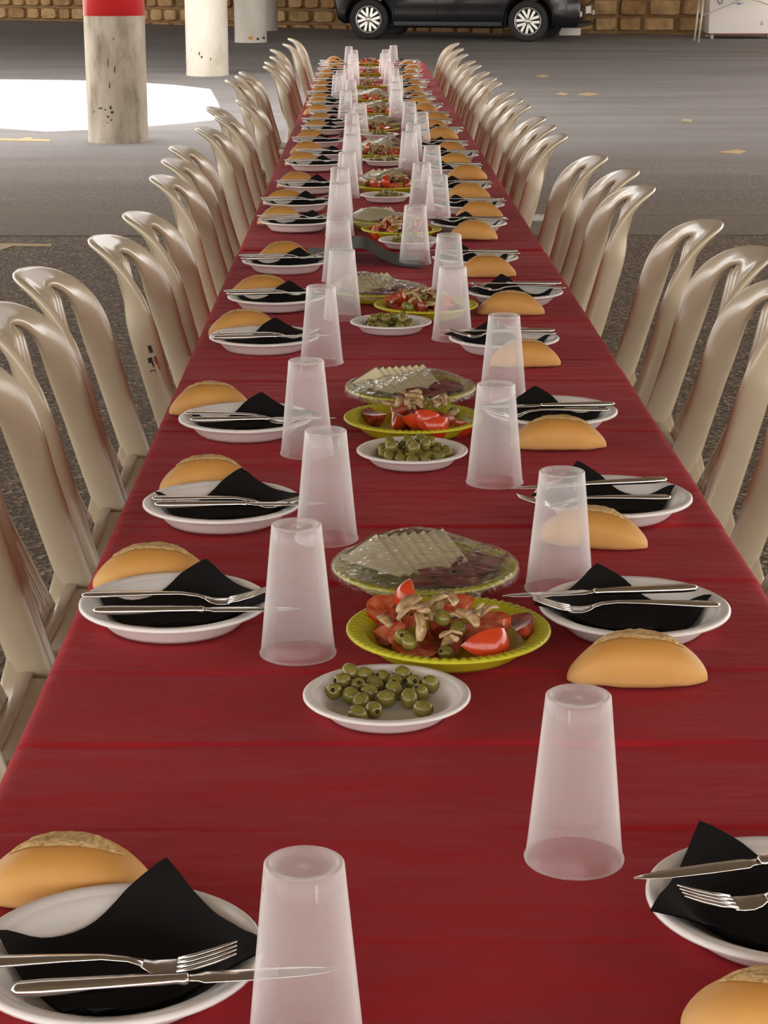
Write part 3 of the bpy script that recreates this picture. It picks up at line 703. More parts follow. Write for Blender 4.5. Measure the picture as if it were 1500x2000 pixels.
RB = [(1535, 1962), (1246, 1282), (1157, 1020), (1090, 838), (1026, 687), (991, 588), (951, 519), (924, 447), (935, 408), (914, 373), (912, 336), (888, 311), (879, 289), (862, 260), (848, 243.5), (851, 228), (829.5, 212), (818, 198), (815, 188), (807.5, 175), (809, 164), (795, 152), (800.6, 142), (804, 132), (796, 124)]
LC = [(594, 1688), (579, 1026), (636, 842), (598, 705), (627, 560), (668, 489), (661, 430), (663, 358), (664, 328), (678, 298), (686, 263), (688, 244), (694, 223), (704, 202), (675, 177), (679, 157), (659.5, 146), (665.5, 138), (684, 127), (690, 119), (691, 112), (688, 105), (694, 98), (681, 91)]
RC = [(1130, 1360), (1095, 922), (969, 751), (976, 617), (901, 525), (887, 461), (811, 402), (855, 345), (841, 319), (844, 285), (799, 257), (822, 241), (825, 220), (777, 199), (788, 176), (781, 161), (776, 147), (770, 134), (765, 122), (755, 112), (750, 104), (752, 97), (768.5, 89)]
OD = [(767, 1349), (805, 882), (769, 628), (797, 467), (754, 382), (750, 313), (742, 263), (738, 229), (733, 203.5), (722, 177), (724, 153), (722, 132)]
SD = [(891, 1240), (807, 820), (829, 600), (785, 452), (757, 365), (750, 303), (751, 254), (738, 221), (727, 195), (722, 168.5), (722, 143.5), (722, 124)]
CD = [(832, 1113), (807, 762), (787, 569), (758, 431), (763, 350), (745, 287), (744, 241), (734, 211), (724, 186)]
FIX = {}
def sep_all():
    bodies = []
    def add(key, x, y, z, circ, mob): p = px(x, y, z); bodies.append([key, p.x, p.y, circ, mob])
    for side, PL, BR, CC in (('left', LP, LB, LC), ('right', RP, RB, RC)):
        for i, q in enumerate(PL): add((side, 'plate', i), *q, T + .024, [(0, .1065)], .25)
        for i, q in enumerate(BR): add((side, 'bread', i), *q, T + .026, [(-.038, .031), (0, .037), (.038, .031)], 1.0)
        for i, q in enumerate(CC): add((side, 'cup', i), *q, T + .142, [(0, .0425)], 1.0)
    for nm, lst, r in (('olive', OD, .083), ('salad', SD, .1115), ('cheese', CD, .1145)):
        for i, q in enumerate(lst): add(('mid', nm, i), *q, T + (.018 if nm == 'olive' else .02), [(0, r)], .6)
    n = len(bodies)
    for it in range(160):
        for a in range(n):
            A = bodies[a]
            for b in range(a + 1, n):
                B = bodies[b]
                if abs(A[2] - B[2]) > .24 or abs(A[1] - B[1]) > .24: continue
                for (oa, ra) in A[3]:
                    for (ob, rb) in B[3]:
                        dx = B[1] + ob - A[1] - oa; dy = B[2] - A[2]; d_ = math.hypot(dx, dy); g = ra + rb - d_
                        if g > 0 and d_ > 1e-6:
                            ux, uy = dx / d_, dy / d_
                            w = A[4] + B[4]; A[1] -= ux * g * A[4] / w * .5; A[2] -= uy * g * A[4] / w * .5; B[1] += ux * g * B[4] / w * .5; B[2] += uy * g * B[4] / w * .5
        for A in bodies:
            m_ = max(abs(o) + r for o, r in A[3]); A[1] = max(-.40 + m_ * .95, min(.40 - m_ * .95, A[1])); A[2] = min(A[2], 15.50)
    for A in bodies: FIX[A[0]] = (A[1], A[2])
sep_all()
def place_word(side, i): return '%s %s-hand setting from the camera' % (ORD[i], side)
def put_bread(side, i, bx, by, rz=None):
    p = Vector(FIX[(side, 'bread', i)]); b, s = BREADS[(i * 7 + (0 if side == 'left' else 2)) % 4]
    a = rz if rz is not None else rnd.uniform(-.22, .22) + (0.12 if side == 'left' else -0.08)
    e = empty('bread_roll', (p.x, p.y, T + 0.0015), a); link('loaf', b, e); sc = link('score', s, e); sc['label'] = 'pale split crust'
    k = rnd.uniform(.95, 1.06); e.scale = (k, 1, rnd.uniform(.95, 1.06))
    tag(e, 'crusty golden bread roll, ' + place_word(side, i), 'bread', 'bread rolls beside the plates')
def put_plate(side, i, x, y):
    p = Vector(FIX[(side, 'plate', i)]); o = link('dinner_plate', ME_PLATE, None, (p.x, p.y, T + 0.0015))
    tag(o, 'white plastic dinner plate, ' + place_word(side, i), 'plate', 'white dinner plates'); return Vector((p.x, p.y, T + 0.0015))
def put_nap(side, i, c, rot, kind):
    o = link('paper_napkin', ME_NAP[side][kind], None, (c.x, c.y, c.z + 0.0006), rot)
    tag(o, 'black paper napkin on its plate, ' + place_word(side, i), 'napkin', 'black napkins on the plates')
def put_fork(side, i, pos, a):
    e = empty('fork', pos, a); link('fork_handle', ME_FH, e); link('fork_head', ME_FT, e)
    tag(e, 'steel fork on a black napkin, ' + place_word(side, i), 'fork', 'forks on the napkins')
def put_knife(side, i, pos, a):
    e = empty('knife', pos, a); link('knife_handle', ME_KH, e); link('knife_blade', ME_KB, e)
    tag(e, 'steel table knife across the plate, ' + place_word(side, i), 'knife', 'knives on the plates')
def from_px(a, b, z):
    A = px(*a, z); B = px(*b, z); return A, math.atan2((B - A).y, (B - A).x)
CUPZ = T + 0.142
def put_cup(side, i, x, y, label=None):
    p = Vector(FIX[(side, 'cup', i)]); o = link('plastic_cup', ME_CUP, None, (p.x, p.y, T + 0.0015), rnd.uniform(-.5, .5))
    tag(o, label or 'upside-down frosted plastic cup, %s from the camera in the %s row' % (ORD[i], side), 'cup', 'upturned frosted plastic cups')

# (napkin rotation, kind, fork handle/tine px, knife handle/tip px)
LX = {0: (-.27, 1, ((-112, 1893), (462, 1882)), ((22, 1940), (620, 1907))), 1: (-.30, 2, ((160, 1168), (515, 1172)), ((182, 1197), (577, 1197))),
      2: (-.14, 3, ((297, 978), (565, 985)), ((302, 989), (630, 990))), 3: (-.15, 0, ((362, 810), (560, 822)), ((372, 823), (645, 822))),
      4: (-.1, 0, ((412, 657), (622, 656)), ((416, 662), (622, 660)))}
RX = {0: (.75, 2, ((1838, 1728), (1322, 1770)), ((1752, 1655), (1226, 1728))), 1: (.35, 0, ((1406, 1187), (1045, 1187)), ((1362, 1152), (1014, 1170))),
      2: (.5, 1, ((1310, 976), (1040, 985)), ((1302, 940), (1006, 960))), 3: (.1, 0, ((1190, 804), (940, 812)), ((1200, 792), (950, 800))),
      4: (.1, 2, ((1085, 655), (880, 655)), ((1083, 648), (870, 650)))}
for side, PL, BR, XX, sg in (('left', LP, LB, LX, 1), ('right', RP, RB, RX, -1)):
    for i, (pp, bb) in enumerate(zip(PL, BR)):
        c = put_plate(side, i, *pp); put_bread(side, i, *bb, rz={('left', 1): .12, ('left', 0): .05, ('left', 2): .1, ('right', 1): -.02, ('right', 3): .0}.get((side, i)))
        if i in XX:
            rot, kind, fk, kn = XX[i]
            put_nap(side, i, c + Vector((sg * .012, .004, 0)), rot * .5, kind)
            zf = c.z + 0.0312; zf += .006 if (side, i) == ('right', 0) else 0; A, a = from_px(fk[0], fk[1], zf); put_fork(side, i, A, a)
            A, a = from_px(kn[0], kn[1], zf); put_knife(side, i, A, a)
        else:
            put_nap(side, i, c + Vector((sg * .012, .004, 0)), (-.08 if sg > 0 else .08) + rnd.uniform(-.25, .25), rnd.choice([0, 1, 2, 3]))
            zf = c.z + 0.0312; base_a = 0 if sg > 0 else PI
            a = base_a + rnd.uniform(-.08, .08)
            if sg > 0:
                put_fork(side, i, (c.x - .112, c.y + rnd.uniform(-.015, .02), zf), a); put_knife(side, i, (c.x - .105, c.y - rnd.uniform(.025, .045), zf), base_a + rnd.uniform(-.06, .06))
            else:
                put_fork(side, i, (c.x + .108, c.y - rnd.uniform(.0, .03), zf), a); put_knife(side, i, (c.x + .105, c.y + rnd.uniform(.03, .05), zf), base_a + rnd.uniform(-.06, .06))

for i, q_ in enumerate(LC): put_cup('left', i, *q_)
for i, q_ in enumerate(RC): put_cup('right', i, *q_)

# ================================================================== FOOD
def olive_mesh(name, m):
    mb = MB(); n = 14; prof = []
    a, b = 0.0102, 0.0086
    prof += [(.0004, a - .0035), (.0019, a - .0034), (.0021, a - .0006), (.0027, a - .0001)]
    for k in range(1, 9):
        th = .32 + (PI - .32) * k / 8; prof.append((max(b * math.sin(th), .0003), a * math.cos(th)))
    mb.lathe(prof, n, 0); me = mb.mesh(name, [m, M_PIT])
    for i, p in enumerate(me.polygons):
        if i < 2 * n: p.material_index = 1
    bm = bmesh.new(); bm.from_mesh(me); bmesh.ops.recalc_face_normals(bm, faces=bm.faces[:]); bm.to_mesh(me); bm.free()
    for p in me.polygons: p.use_smooth = True
    return me
ME_OL = olive_mesh('green_olive', M_OLIVE)
USED = set()
def clock(dx, dy, R, base, z=0.0):
    hr = int(round((90 - math.degrees(math.atan2(dy, dx))) / 30.0)) % 12 or 12
    ring = 'at the rim' if math.hypot(dx, dy) > R * .62 else 'midway' if math.hypot(dx, dy) > R * .3 else 'near the middle'
    for extra in ('', ' on top', ' underneath', ' pushed in close', ' half covered', ' turned aside', ' nearest the rim', ' standing proud'):
        lab = '%s %s at %d o\'clock%s' % (base, ring if ring != 'at the rim' else 'by the rim', hr, extra)
        if lab not in USED: USED.add(lab); return lab
    return base
def put_olive(pos, rot, label, group):
    o = link('green_olive', ME_OL, None, pos, rot=rot); tag(o, label, 'olive', group); return o
# olive dishes
OL1 = [(235, 870), (280, 825), (320, 790), (400, 795), (365, 835), (330, 885), (380, 915), (430, 870), (455, 825), (495, 800), (515, 900), (450, 960), (365, 985), (560, 855), (565, 815), (600, 790), (640, 900), (665, 820), (700, 870), (755, 835), (715, 955)]
for g, (x, y) in enumerate(OD):
    c = Vector(FIX[('mid', 'olive', g)]); o = link('olive_dish', ME_DISH, None, (c.x, c.y, T + .0015)); tag(o, 'small white plastic dish of olives, %s from the camera' % ORD[g], 'dish', 'white olive dishes')
    grp = 'olives in the %s dish' % ORD[g]; zf = T + .0015 + .004 + .0086
    if g == 0:
        for k, (u, w) in enumerate(OL1):
            p = px(580 + u / 2.78, 1030 + w / 2.78, zf); o0 = px(x, y, T + .018); p = Vector((p.x - o0.x + c.x, p.y - o0.y + c.y, zf))
            d = Vector((p.x - c.x, p.y - c.y))
            z = zf + .010 * max(0, min(1, (d.length - .05) / .03))
            lab = 'pitted green olive in the white dish nearest the camera'
            rot = (rnd.uniform(-1.5, 1.5), rnd.uniform(-1.5, 1.5), rnd.uniform(0, 6))
            if k == 11: lab = 'front olive showing its round pit hole in the nearest white dish'; rot = (PI / 2 * .9, 0, .35)
            if k == 20: lab = 'single olive apart at the right front of the nearest white dish'
            if k == 17: rot = (1.0, 0, .1)
            if k not in (11, 20): lab = clock(d.x, d.y, .06, 'olive in nearest white dish,')
            put_olive((p.x, p.y, z), rot, lab, grp)
    else:
        r = random.Random(100 + g); n = {1: 32, 2: 24, 3: 18}.get(g, 14); pts = []; tries = 0
        while len(pts) < n and tries < 4000:
            tries += 1; a = r.uniform(0, 2 * PI); d = math.sqrt(r.random()) * .052; lay = 0 if len(pts) < n * .72 else 1
            P_ = Vector((c.x + d * math.cos(a) * (1 if not lay else .7), c.y + d * math.sin(a) * (1 if not lay else .7), zf + .002 + lay * .0125))
            if all((P_ - q_).length > .0155 for q_ in pts): pts.append(P_)
        for P_ in pts: put_olive(P_, (r.uniform(-1.5, 1.5), r.uniform(-1.5, 1.5), r.uniform(0, 6)), 'green olive heaped in the %s white dish from the camera' % ORD[g], grp)
# tomato wedges, pickled strips
def wedge_mesh(name, R, ang, skin, flesh, sq=1.0):
    vs = []; fs = []; mi = []; na, nt = 7, 9
    for j in range(nt):
        th = PI * j / (nt - 1); 
        for i in range(na):
            ph = -ang / 2 + ang * i / (na - 1); vs.append((R * math.sin(th) * math.cos(ph), R * math.sin(th) * math.sin(ph), R * .92 * math.cos(th) * sq))
    for j in range(nt - 1):
        for i in range(na - 1): fs.append((j * na + i, (j + 1) * na + i, (j + 1) * na + i + 1, j * na + i + 1)); mi.append(0)
    cidx = len(vs); vs.append((R * .12, 0, 0))
    for j in range(nt - 1):
        fs.append((cidx, (j + 1) * na, j * na)); mi.append(1); fs.append((cidx, j * na + na - 1, (j + 1) * na + na - 1)); mi.append(1)
    me = mesh_from(name, vs, fs, [skin, flesh], True, mi); autosmooth(me, .7); return me
ME_TOM = wedge_mesh('tomato_wedge', .031, 1.15, M_TOMS, M_TOMF); ME_TOM2 = wedge_mesh('tomato_wedge', .027, 1.4, M_TOMS, M_TOMF, .9); ME_PEP = wedge_mesh('tomato_wedge', .028, 1.2, M_PEPPER, M_PEPPER, 1.0)
def strip_mesh(seed):
    r = random.Random(seed); pts = []; R = .010
    n = 9; a0 = r.uniform(1.4, 2.6); path = []
    for k in range(n):
        f = k / (n - 1); a = -a0 / 2 + a0 * f; pts.append(Vector((R * math.sin(a) * 1.5, .0, R * math.cos(a) - R * .6)))
    vs = []; fs = []
    for k, p in enumerate(pts):
        w = .0045 * (math.sin(PI * (k + .6) / (n + .2)) ** .5); t = .0014; tw = noise.noise((k * .4, seed, 0)) * .9
        for (sy, sz) in ((-1, -1), (1, -1), (1, 1), (-1, 1)): vs.append((p.x, p.y + sy * w * math.cos(tw) - sz * t * math.sin(tw), p.z + sz * t + sy * w * math.sin(tw)))
    for k in range(n - 1):
        for i in range(4): fs.append((k * 4 + i, k * 4 + (i + 1) % 4, (k + 1) * 4 + (i + 1) % 4, (k + 1) * 4 + i))
    fs.append((3, 2, 1, 0)); fs.append(tuple((n - 1) * 4 + i for i in range(4)))
    return mesh_from('pickled_strip', vs, fs, M_ONION)
STRIPS = [strip_mesh(s) for s in range(5)]
# u, v, height above plate, kind, rotation
SAL = [(490, 605, .022, 't', (1.5, .3, .5)), (530, 455, .030, 't', (1.2, .4, 2.6)), (600, 430, .038, 't', (.6, 1.0, 1.0)), (690, 400, .044, 't', (1.0, -.4, 3.6)), (560, 535, .030, 'p', (.4, .9, 2.0)),
       (690, 660, .020, 't', (1.3, .8, 4.2)), (810, 600, .030, 'p', (.3, 1.2, .6)), (945, 465, .034, 't', (1.1, .3, 2.2)), (1030, 580, .032, 'T', (1.5, .5, .9)), (1055, 655, .022, 'T', (1.4, -.3, 5.4)), (1210, 545, .028, 'p', (1.5, .2, .2)), (1110, 530, .034, 't', (1.3, .6, 1.6)), (880, 520, .026, 'p', (1.0, .6, 4.6)), (760, 540, .024, 't', (.5, .5, .5)),
       (600, 612, .030, 'o', 0), (640, 640, .028, 'o', 0), (855, 705, .016, 'o', 0), (830, 505, .044, 'o', 0), (920, 565, .034, 'o', 0),
       (690, 465, .052, 's', 0), (650, 490, .050, 's', 0), (720, 490, .050, 's', 0), (790, 425, .050, 's', 0), (810, 440, .046, 's', 0), (880, 430, .054, 's', 0), (870, 400, .052, 's', 0), (690, 560, .042, 's', 0), (720, 540, .044, 's', 0), (880, 610, .036, 's', 0), (875, 640, .03, 's', 0), (1000, 490, .046, 's', 0), (960, 500, .046, 's', 0), (1040, 475, .046, 's', 0), (930, 520, .042, 's', 0), (500, 530, .034, 's', 0), (640, 440, .05, 's', 0), (1010, 520, .05, 's', 0), (1080, 480, .04, 's', 0)]
c0 = px(891, 1240, T + .02); SLOC = []
for (u, w, h, k, rot) in SAL:
    p = px(580 + u / 2.78, 1030 + w / 2.78, T + h); SLOC.append((p.x - c0.x, p.y - c0.y, h, k, rot))
for g, (x, y) in enumerate(SD):
    c = Vector(FIX[('mid', 'salad', g)]); r = random.Random(300 + g)
    o = link('salad_plate', ME_YPLATE, None, (c.x, c.y, T + .0015), r.uniform(0, 6)); tag(o, 'ribbed yellow plastic plate holding tomato salad, %s from the camera' % ORD[g], 'plate', 'yellow salad plates')
    rot0 = 0 if g == 0 else r.choice([-.5, .4, PI + .3, 2.6, .15]); far_ = g >= 7
    for idx, (dx, dy, h, k, rot) in enumerate(SLOC):
        if far_ and idx % 3 == 1: continue
        ca, sa = math.cos(rot0), math.sin(rot0); X = c.x + (dx * ca - dy * sa) * .95; Y = c.y + (dx * sa + dy * ca) * .95
        wh = 'in the %s yellow salad plate from the camera' % ORD[g]; gp = '%%s in the %s salad' % ORD[g]
        if k in 'tTp':
            me = {'t': ME_TOM2, 'T': ME_TOM, 'p': ME_PEP}[k]; rr = rot if g == 0 else (r.uniform(0, 2), r.uniform(0, 1.2), r.uniform(0, 6))
            lab = ('juicy red tomato wedge ' if k != 'p' else 'dark red dressed tomato wedge ') + wh
            if g < 2: lab = clock(X - c.x, Y - c.y, .085, ('red' if k != 'p' else 'dark red') + ' tomato wedge, %s salad,' % ('nearest' if g == 0 else 'second'))
            o = link('tomato_wedge', me, None, (X, Y, T + h), rot=rr); tag(o, lab, 'tomato', gp % 'tomato wedges')
        elif k == 'o': put_olive((X, Y, T + h), (r.uniform(-1.5, 1.5), r.uniform(-1, 1), r.uniform(0, 6)), 'green olive among tomatoes ' + wh, gp % 'olives')
        else:
            o = link('pickled_strip', STRIPS[r.randrange(5)], None, (X, Y, T + h), rot=(r.uniform(-.9, .9), r.uniform(-.9, .9), r.uniform(0, 6))); o.scale = (r.uniform(.9, 1.5),) * 3
            lab = 'brown pickled strip ' + wh
            if g < 1: lab = clock(X - c.x, Y - c.y, .085, 'brown pickled strip, nearest salad,')
            tag(o, lab, 'pickle', gp % 'pickled strips')
# cheese plates under film
def slice_meshes():
    a, b, t = .078, .056, .0040
    tri = [(-a * .5, -b * .5), (a * .5, -.004), (a * .5, .004), (-a * .5, b * .5)]
    vs = [(x, y, z) for z in (0, t) for x, y in tri]
    body = mesh_from('slice_body', vs, [(3, 2, 1, 0), (4, 5, 6, 7), (0, 1, 5, 4), (1, 2, 6, 5), (2, 3, 7, 6), (3, 0, 4, 7)], M_CHEESE, False); bevel(body, .0007, 1)
    mb = MB(); mb.box((-a * .5 - .0012, 0, t / 2), (.0026, b * 1.02, t * 1.05)); return body, mb.mesh('rind', M_RIND, False)
SB, SR = slice_meshes()
def ham_mesh(seed):
    def fn(a, b):
        x = (a - .5) * .085; y = (b - .5) * .05
        return Vector((x + .004 * noise.noise((b * 4, seed, 0)), y, .006 * noise.noise((a * 3, b * 5, seed)) + .005 * math.sin(b * 9 + a * 3 + seed)))
    vs, fs = grid(14, 12, fn); mb = MB(); mb.add(vs, fs); return mb.mesh('ham_slice', M_HAM)
HAMS = [ham_mesh(s) for s in (1, 5, 9)]
def film_mesh(seed):
    def fn(a, b):
        r = a * .1135; th = 2 * PI * b
        x, y = r * math.cos(th), r * math.sin(th)
        z = .030 + .010 * max(0, 1 - (r / .09) ** 2)
        hump = .020 * math.exp(-((x + .012) ** 2 / .0045 + (y - .038) ** 2 / .0022)); z += hump
        if r > .088: f = min(1, (r - .088) / .018); z = z * (1 - f) + .0282 * f
        if r > .1095: z -= (r - .1095) * 3.2
        if r > .111: r2 = .111 + (r - .111) * .15; x, y = r2 * math.cos(th), r2 * math.sin(th)
        rid = abs(noise.noise((x * 26 + y * 14, y * 60 - x * 25, seed))) + .5 * abs(noise.noise((x * 80, y * 90, seed + 3)))
        z += .0045 * (.35 - rid) * (1 if r < .1 else .4)
        return Vector((x, y, max(z, .004)))
    vs, fs = grid(40, 73, fn); return mesh_from('cling_film', vs, fs, M_FILM)
FILMS = [film_mesh(s) for s in (2, 8)]
for g, (x, y) in enumerate(CD):
    c = Vector(FIX[('mid', 'cheese', g)]); r = random.Random(500 + g)
    o = link('cheese_plate', ME_YPLATE, None, (c.x, c.y, T + .0015), r.uniform(0, 6)); tag(o, 'ribbed yellow plastic plate of film-wrapped cheese and ham, %s from the camera' % ORD[g], 'plate', 'yellow cheese plates')
    n = 8 if g < 4 else 5
    for k in range(n):
        f = k / (n - 1); X = c.x - .052 + .080 * f; Y = c.y + .004 + .024 * f
        e = empty('cheese_slice', (X, Y, T + .028)); link('slice_body', SB, e); link('rind', SR, e)
        # rind edge far away and raised, tip towards the camera, each slice leaning on the one before
        e.rotation_euler = (Matrix.Rotation(-0.85, 3, 'Z') @ Matrix.Rotation(0.22, 3, 'Y') @ Matrix.Rotation(0.38, 3, 'X')).to_euler()
        tag(e, 'pale cheese slice, %s from the left, %s cheese plate from the camera' % (ORD[k], ORD[g]), 'cheese', 'cheese slices on the %s cheese plate' % ORD[g])
    for k in range(3):
        o = link('ham_slice', HAMS[k], None, (c.x + .018 + .022 * k, c.y - .046 + .024 * k, T + .020 + .003 * k), .2 + .4 * k); tag(o, 'dark red ham slice, %s from the left, %s cheese plate from the camera' % (ORD[k], ORD[g]), 'ham', 'ham slices on the %s cheese plate' % ORD[g])
    o = link('cling_film', FILMS[g % 2], None, (c.x, c.y, T + .0015), 0 if g == 0 else r.uniform(0, 6)); tag(o, 'shiny crinkled cling film wrapped over the cheese plate %s from the camera' % ORD[g], 'cling film', 'cling film over the cheese plates')
# curling black card lying across the middle of the table
A = px(600, 497, T + .002); B = px(822, 517, T + .002)
def card(a, b):
    X = A.x + (B.x - A.x) * a; Y = A.y + .11 + (B.y - A.y - .05) * a - .16 * b
    Y = A.y + .02 - .30 * a * .55 + (.5 - b) * .20
    z = .040 * math.exp(-((a - .48) / .19) ** 2) * (.9 + .1 * (1 - b))
    return Vector((X, Y, T + .003 + z))
vs, fs = grid(26, 8, card); mb = MB(); mb.add(vs, fs); mb.add([v_ + Vector((0, 0, .0008)) for v_ in vs], fs)
tag(link('paper_sheet', mb.mesh('paper_sheet', M_SHEET)), 'curling black paper sheet lying across the middle of the table', 'paper')

# ================================================================== BACKGROUND THINGS
# car: x forward (to the right in the picture), wheels at x = 0 (rear) and x = WB (front)
Pr, Pf = pg(722.5, 77), pg(1032, 81.5)
d = Pf - Pr; WB = Vector((d.x, d.y)).length; ca = math.atan2(d.y, d.x)
car = empty('parked_car', (Pr.x, Pr.y, gz(Pr.y)), ca); tag(car, 'black compact hatchback parked in front of the stone wall', 'car')
WR, CW = 0.305, 1.66
slope_z = (gz(Pf.y) - gz(Pr.y))
def side_outline():
    o = []
    o += [(-0.52, .42), (-0.50, .30), (-.40, .24)]
    for k in range(0, 13): a = PI - PI * k / 12; o.append((0 + .365 * math.cos(a), max(.24, WR + .365 * math.sin(a)) if k not in (0, 12) else .24))
    o += [(.42, .185), (WB - .42, .185)]
    for k in range(0, 13): a = PI - PI * k / 12; o.append((WB + .365 * math.cos(a), max(.24, WR + .365 * math.sin(a)) if k not in (0, 12) else .24))
    o += [(WB + .50, .20), (WB + .74, .20), (WB + .79, .34), (WB + .80, .52), (WB + .74, .66), (WB + .52, .80), (WB + .10, .92), (WB - .25, .98), (-.30, 1.0), (-.56, .98), (-.58, .70)]
    return o
def extrude_side(outl, w, m, name, y0=0.0, bw=.04, seg=3):
    bm = bmesh.new(); vs = [bm.verts.new((x, -w / 2 + y0, z)) for x, z in outl]; f = bm.faces.new(vs)
    r = bmesh.ops.extrude_face_region(bm, geom=[f])
    for e in r['geom']:
        if isinstance(e, bmesh.types.BMVert): e.co.y = w / 2 + y0
    bmesh.ops.recalc_face_normals(bm, faces=bm.faces[:])
    es = [e for e in bm.edges if abs(e.verts[0].co.y - e.verts[1].co.y) < 1e-5]
    bmesh.ops.bevel(bm, geom=es, offset=bw, segments=seg, profile=.5, affect='EDGES', clamp_overlap=True)
    bmesh.ops.triangulate(bm, faces=[f for f in bm.faces if len(f.verts) > 4])
    me = bpy.data.meshes.new(name); bm.to_mesh(me); bm.free(); me.materials.append(m)
    for p in me.polygons: p.use_smooth = True
    autosmooth(me, .6); return me
YC = CW / 2 - .09          # body centre: wheels' outer faces flush with the near side
link('body', extrude_side(side_outline(), CW, M_CARP, 'body', YC, .05), car)
cab = [(-.50, .97), (-.46, 1.25), (-.30, 1.46), (.2, 1.52), (1.0, 1.52), (1.35, 1.44), (WB - .35, .98)]
def taper(me, k=.18, z0=.97):
    for vtx in me.vertices:
        if vtx.co.z > z0: vtx.co.y = YC + (vtx.co.y - YC) * (1 - k * (vtx.co.z - z0) / .55)
    return me
link('cabin', taper(extrude_side(cab, CW - .06, M_CARP, 'cabin', YC, .05)), car)
for nm, w in (('window', [(-.30, 1.03), (-.28, 1.22), (-.12, 1.38), (.30, 1.42), (.36, 1.03)]), ('window', [(.42, 1.03), (.40, 1.42), (.85, 1.43), (.98, 1.03)]), ('window', [(1.05, 1.03), (.95, 1.43), (1.22, 1.39), (WB - .62, 1.03)])):
    link(nm, taper(extrude_side(w, CW - .035, M_GLASS, nm, YC, .008, 1)), car)
ws = [(1.42, 1.41), (WB - .42, 1.02)]
mb = MB(); mb.add([(1.42, YC - .60, 1.43), (1.42, YC + .60, 1.43), (WB - .33, YC + .70, 1.02), (WB - .33, YC - .70, 1.02)], [(0, 1, 2, 3), (3, 2, 1, 0)]); link('windscreen', mb.mesh('windscreen', M_GLASS, False), car)
def groove(pts, name, m=M_DARK, r=.006):
    mb = MB(); mb.tube(pts, r, 6); link(name, mb.mesh(name, m), car)
ysd = YC - CW / 2 - .001
groove([(.42, ysd, .98), (.40, ysd, .30)], 'door_gap'); groove([(1.05, ysd, .98), (1.10, ysd, .25)], 'door_gap'); groove([(WB - .45, ysd, .96), (WB - .42, ysd, .30)], 'door_gap')
groove([(-.2, ysd - .004, .73), (.5, ysd - .006, .74), (1.4, ysd - .006, .70), (WB - .30, ysd - .004, .655), (WB - .26, ysd - .004, .60)], 'side_line', M_CHROME, .008)  # thin bright chrome line along the doors
mb = MB(); mb.box((WB / 2, ysd + .01, .245), (WB - .80, .05, .07)); link('sill', bevel(mb.mesh('sill', M_DARK, False), .015), car)
for x in (.30, 1.02):
    mb = MB(); mb.box((x + .02, ysd - .012, .88), (.16, .025, .028)); link('door_handle', bevel(mb.mesh('door_handle', M_CARP, False), .008), car)
mb = MB(); mb.box((WB - .55, ysd - .10, 1.06), (.12, .18, .12)); link('mirror', bevel(mb.mesh('mirror', M_CARP, False), .03), car)
for s in (0, 1):
    y = ysd + .16 if not s else ysd + CW - .16
    mb = MB(); mb.box((WB + .60, y, .68), (.30, .30, .15)); link('headlamp', bevel(mb.mesh('headlamp', M_LAMP, False), .04), car)
    mb = MB(); mb.box((WB + .72, y - .02 + s * .04, .40), (.16, .22, .10)); link('fog_lamp', bevel(mb.mesh('fog_lamp', M_LAMP, False), .03), car)
    mb = MB(); mb.box((-.52, y, .86), (.12, .26, .22)); link('tail_lamp', bevel(mb.mesh('tail_lamp', M_REDL, False), .03), car)
mb = MB(); mb.box((WB + .805, YC, .45), (.012, .52, .11)); link('number_plate', mb.mesh('number_plate', M_WHITE, False), car)
mb = MB(); mb.box((WB + .74, YC, .23), (.12, CW - .2, .05)); link('bumper_lip', bevel(mb.mesh('bumper_lip', M_DARK, False), .015), car)
# pale scrap lying under the nose of the car
tmb = MB(); tmb.lathe([(.185, 0), (.215, -.005), (.24, -.02), (.290, -.02), (.305, 0), (.305, .155), (.285, .175), (.21, .175), (.185, .16)], 40, 0, 'y'); ME_T = tmb.mesh('tyre', M_TYRE)
rmb = MB(); rmb.lathe([(.190, .02), (.196, .0), (.205, -.012), (.188, .004), (.178, .03), (.176, .12)], 40, 0, 'y'); ME_RR = rmb.mesh('rim', M_RIM)
dmb = MB(); dmb.lathe([(.185, .06), (.001, .06)], 24, 0, 'y'); ME_DD = dmb.mesh('brake_disc', M_DARK)
sm = MB()
for side in (-1, 1):
    M_ = Matrix.Rotation(side * .13, 4, 'Y')
    vs = [Vector((side * .018 + w * .020, yy, z)) for (z, w0) in ((.03, .8), (.18, 1.0)) for (w, yy) in ((-w0, .0), (w0, .0), (w0, .03), (-w0, .03))]
    sm.add([M_ @ v_ for v_ in vs], [(0, 1, 5, 4), (1, 2, 6, 5), (2, 3, 7, 6), (3, 0, 4, 7), (4, 5, 6, 7), (3, 2, 1, 0)])
ME_SP = sm.mesh('spoke', M_RIM, False)
hm = MB(); hm.lathe([(.0005, -.012), (.025, -.01), (.045, .0), (.048, .03)], 20, 0, 'y'); ME_HUB = hm.mesh('hub', M_RIM)
for (x, fy, ang) in ((0, 0, .1), (WB, 0, .35), (0, 1, .2), (WB, 1, .5)):
    w = empty('wheel', (x, ysd + .012 if not fy else ysd + CW - .012, WR + (slope_z if x else 0)), 0 if not fy else PI); w.parent = car
    link('tyre', ME_T, w); link('rim', ME_RR, w); link('brake_disc', ME_DD, w); link('hub', ME_HUB, w)
    for k in range(6): link('spoke', ME_SP, w, rot=(0, ang + k * PI / 3, 0))
sp_ = pg(1112, 69); mb = MB(); mb.box((0, 0, .06), (.34, .18, .12)); tag(link('stone_kerb_block', bevel(mb.mesh('stone_kerb_block', M_WHITE, False), .015), None, (sp_.x, sp_.y - .05, sp_.z)), 'pale block on the ground below the car nose', 'block')

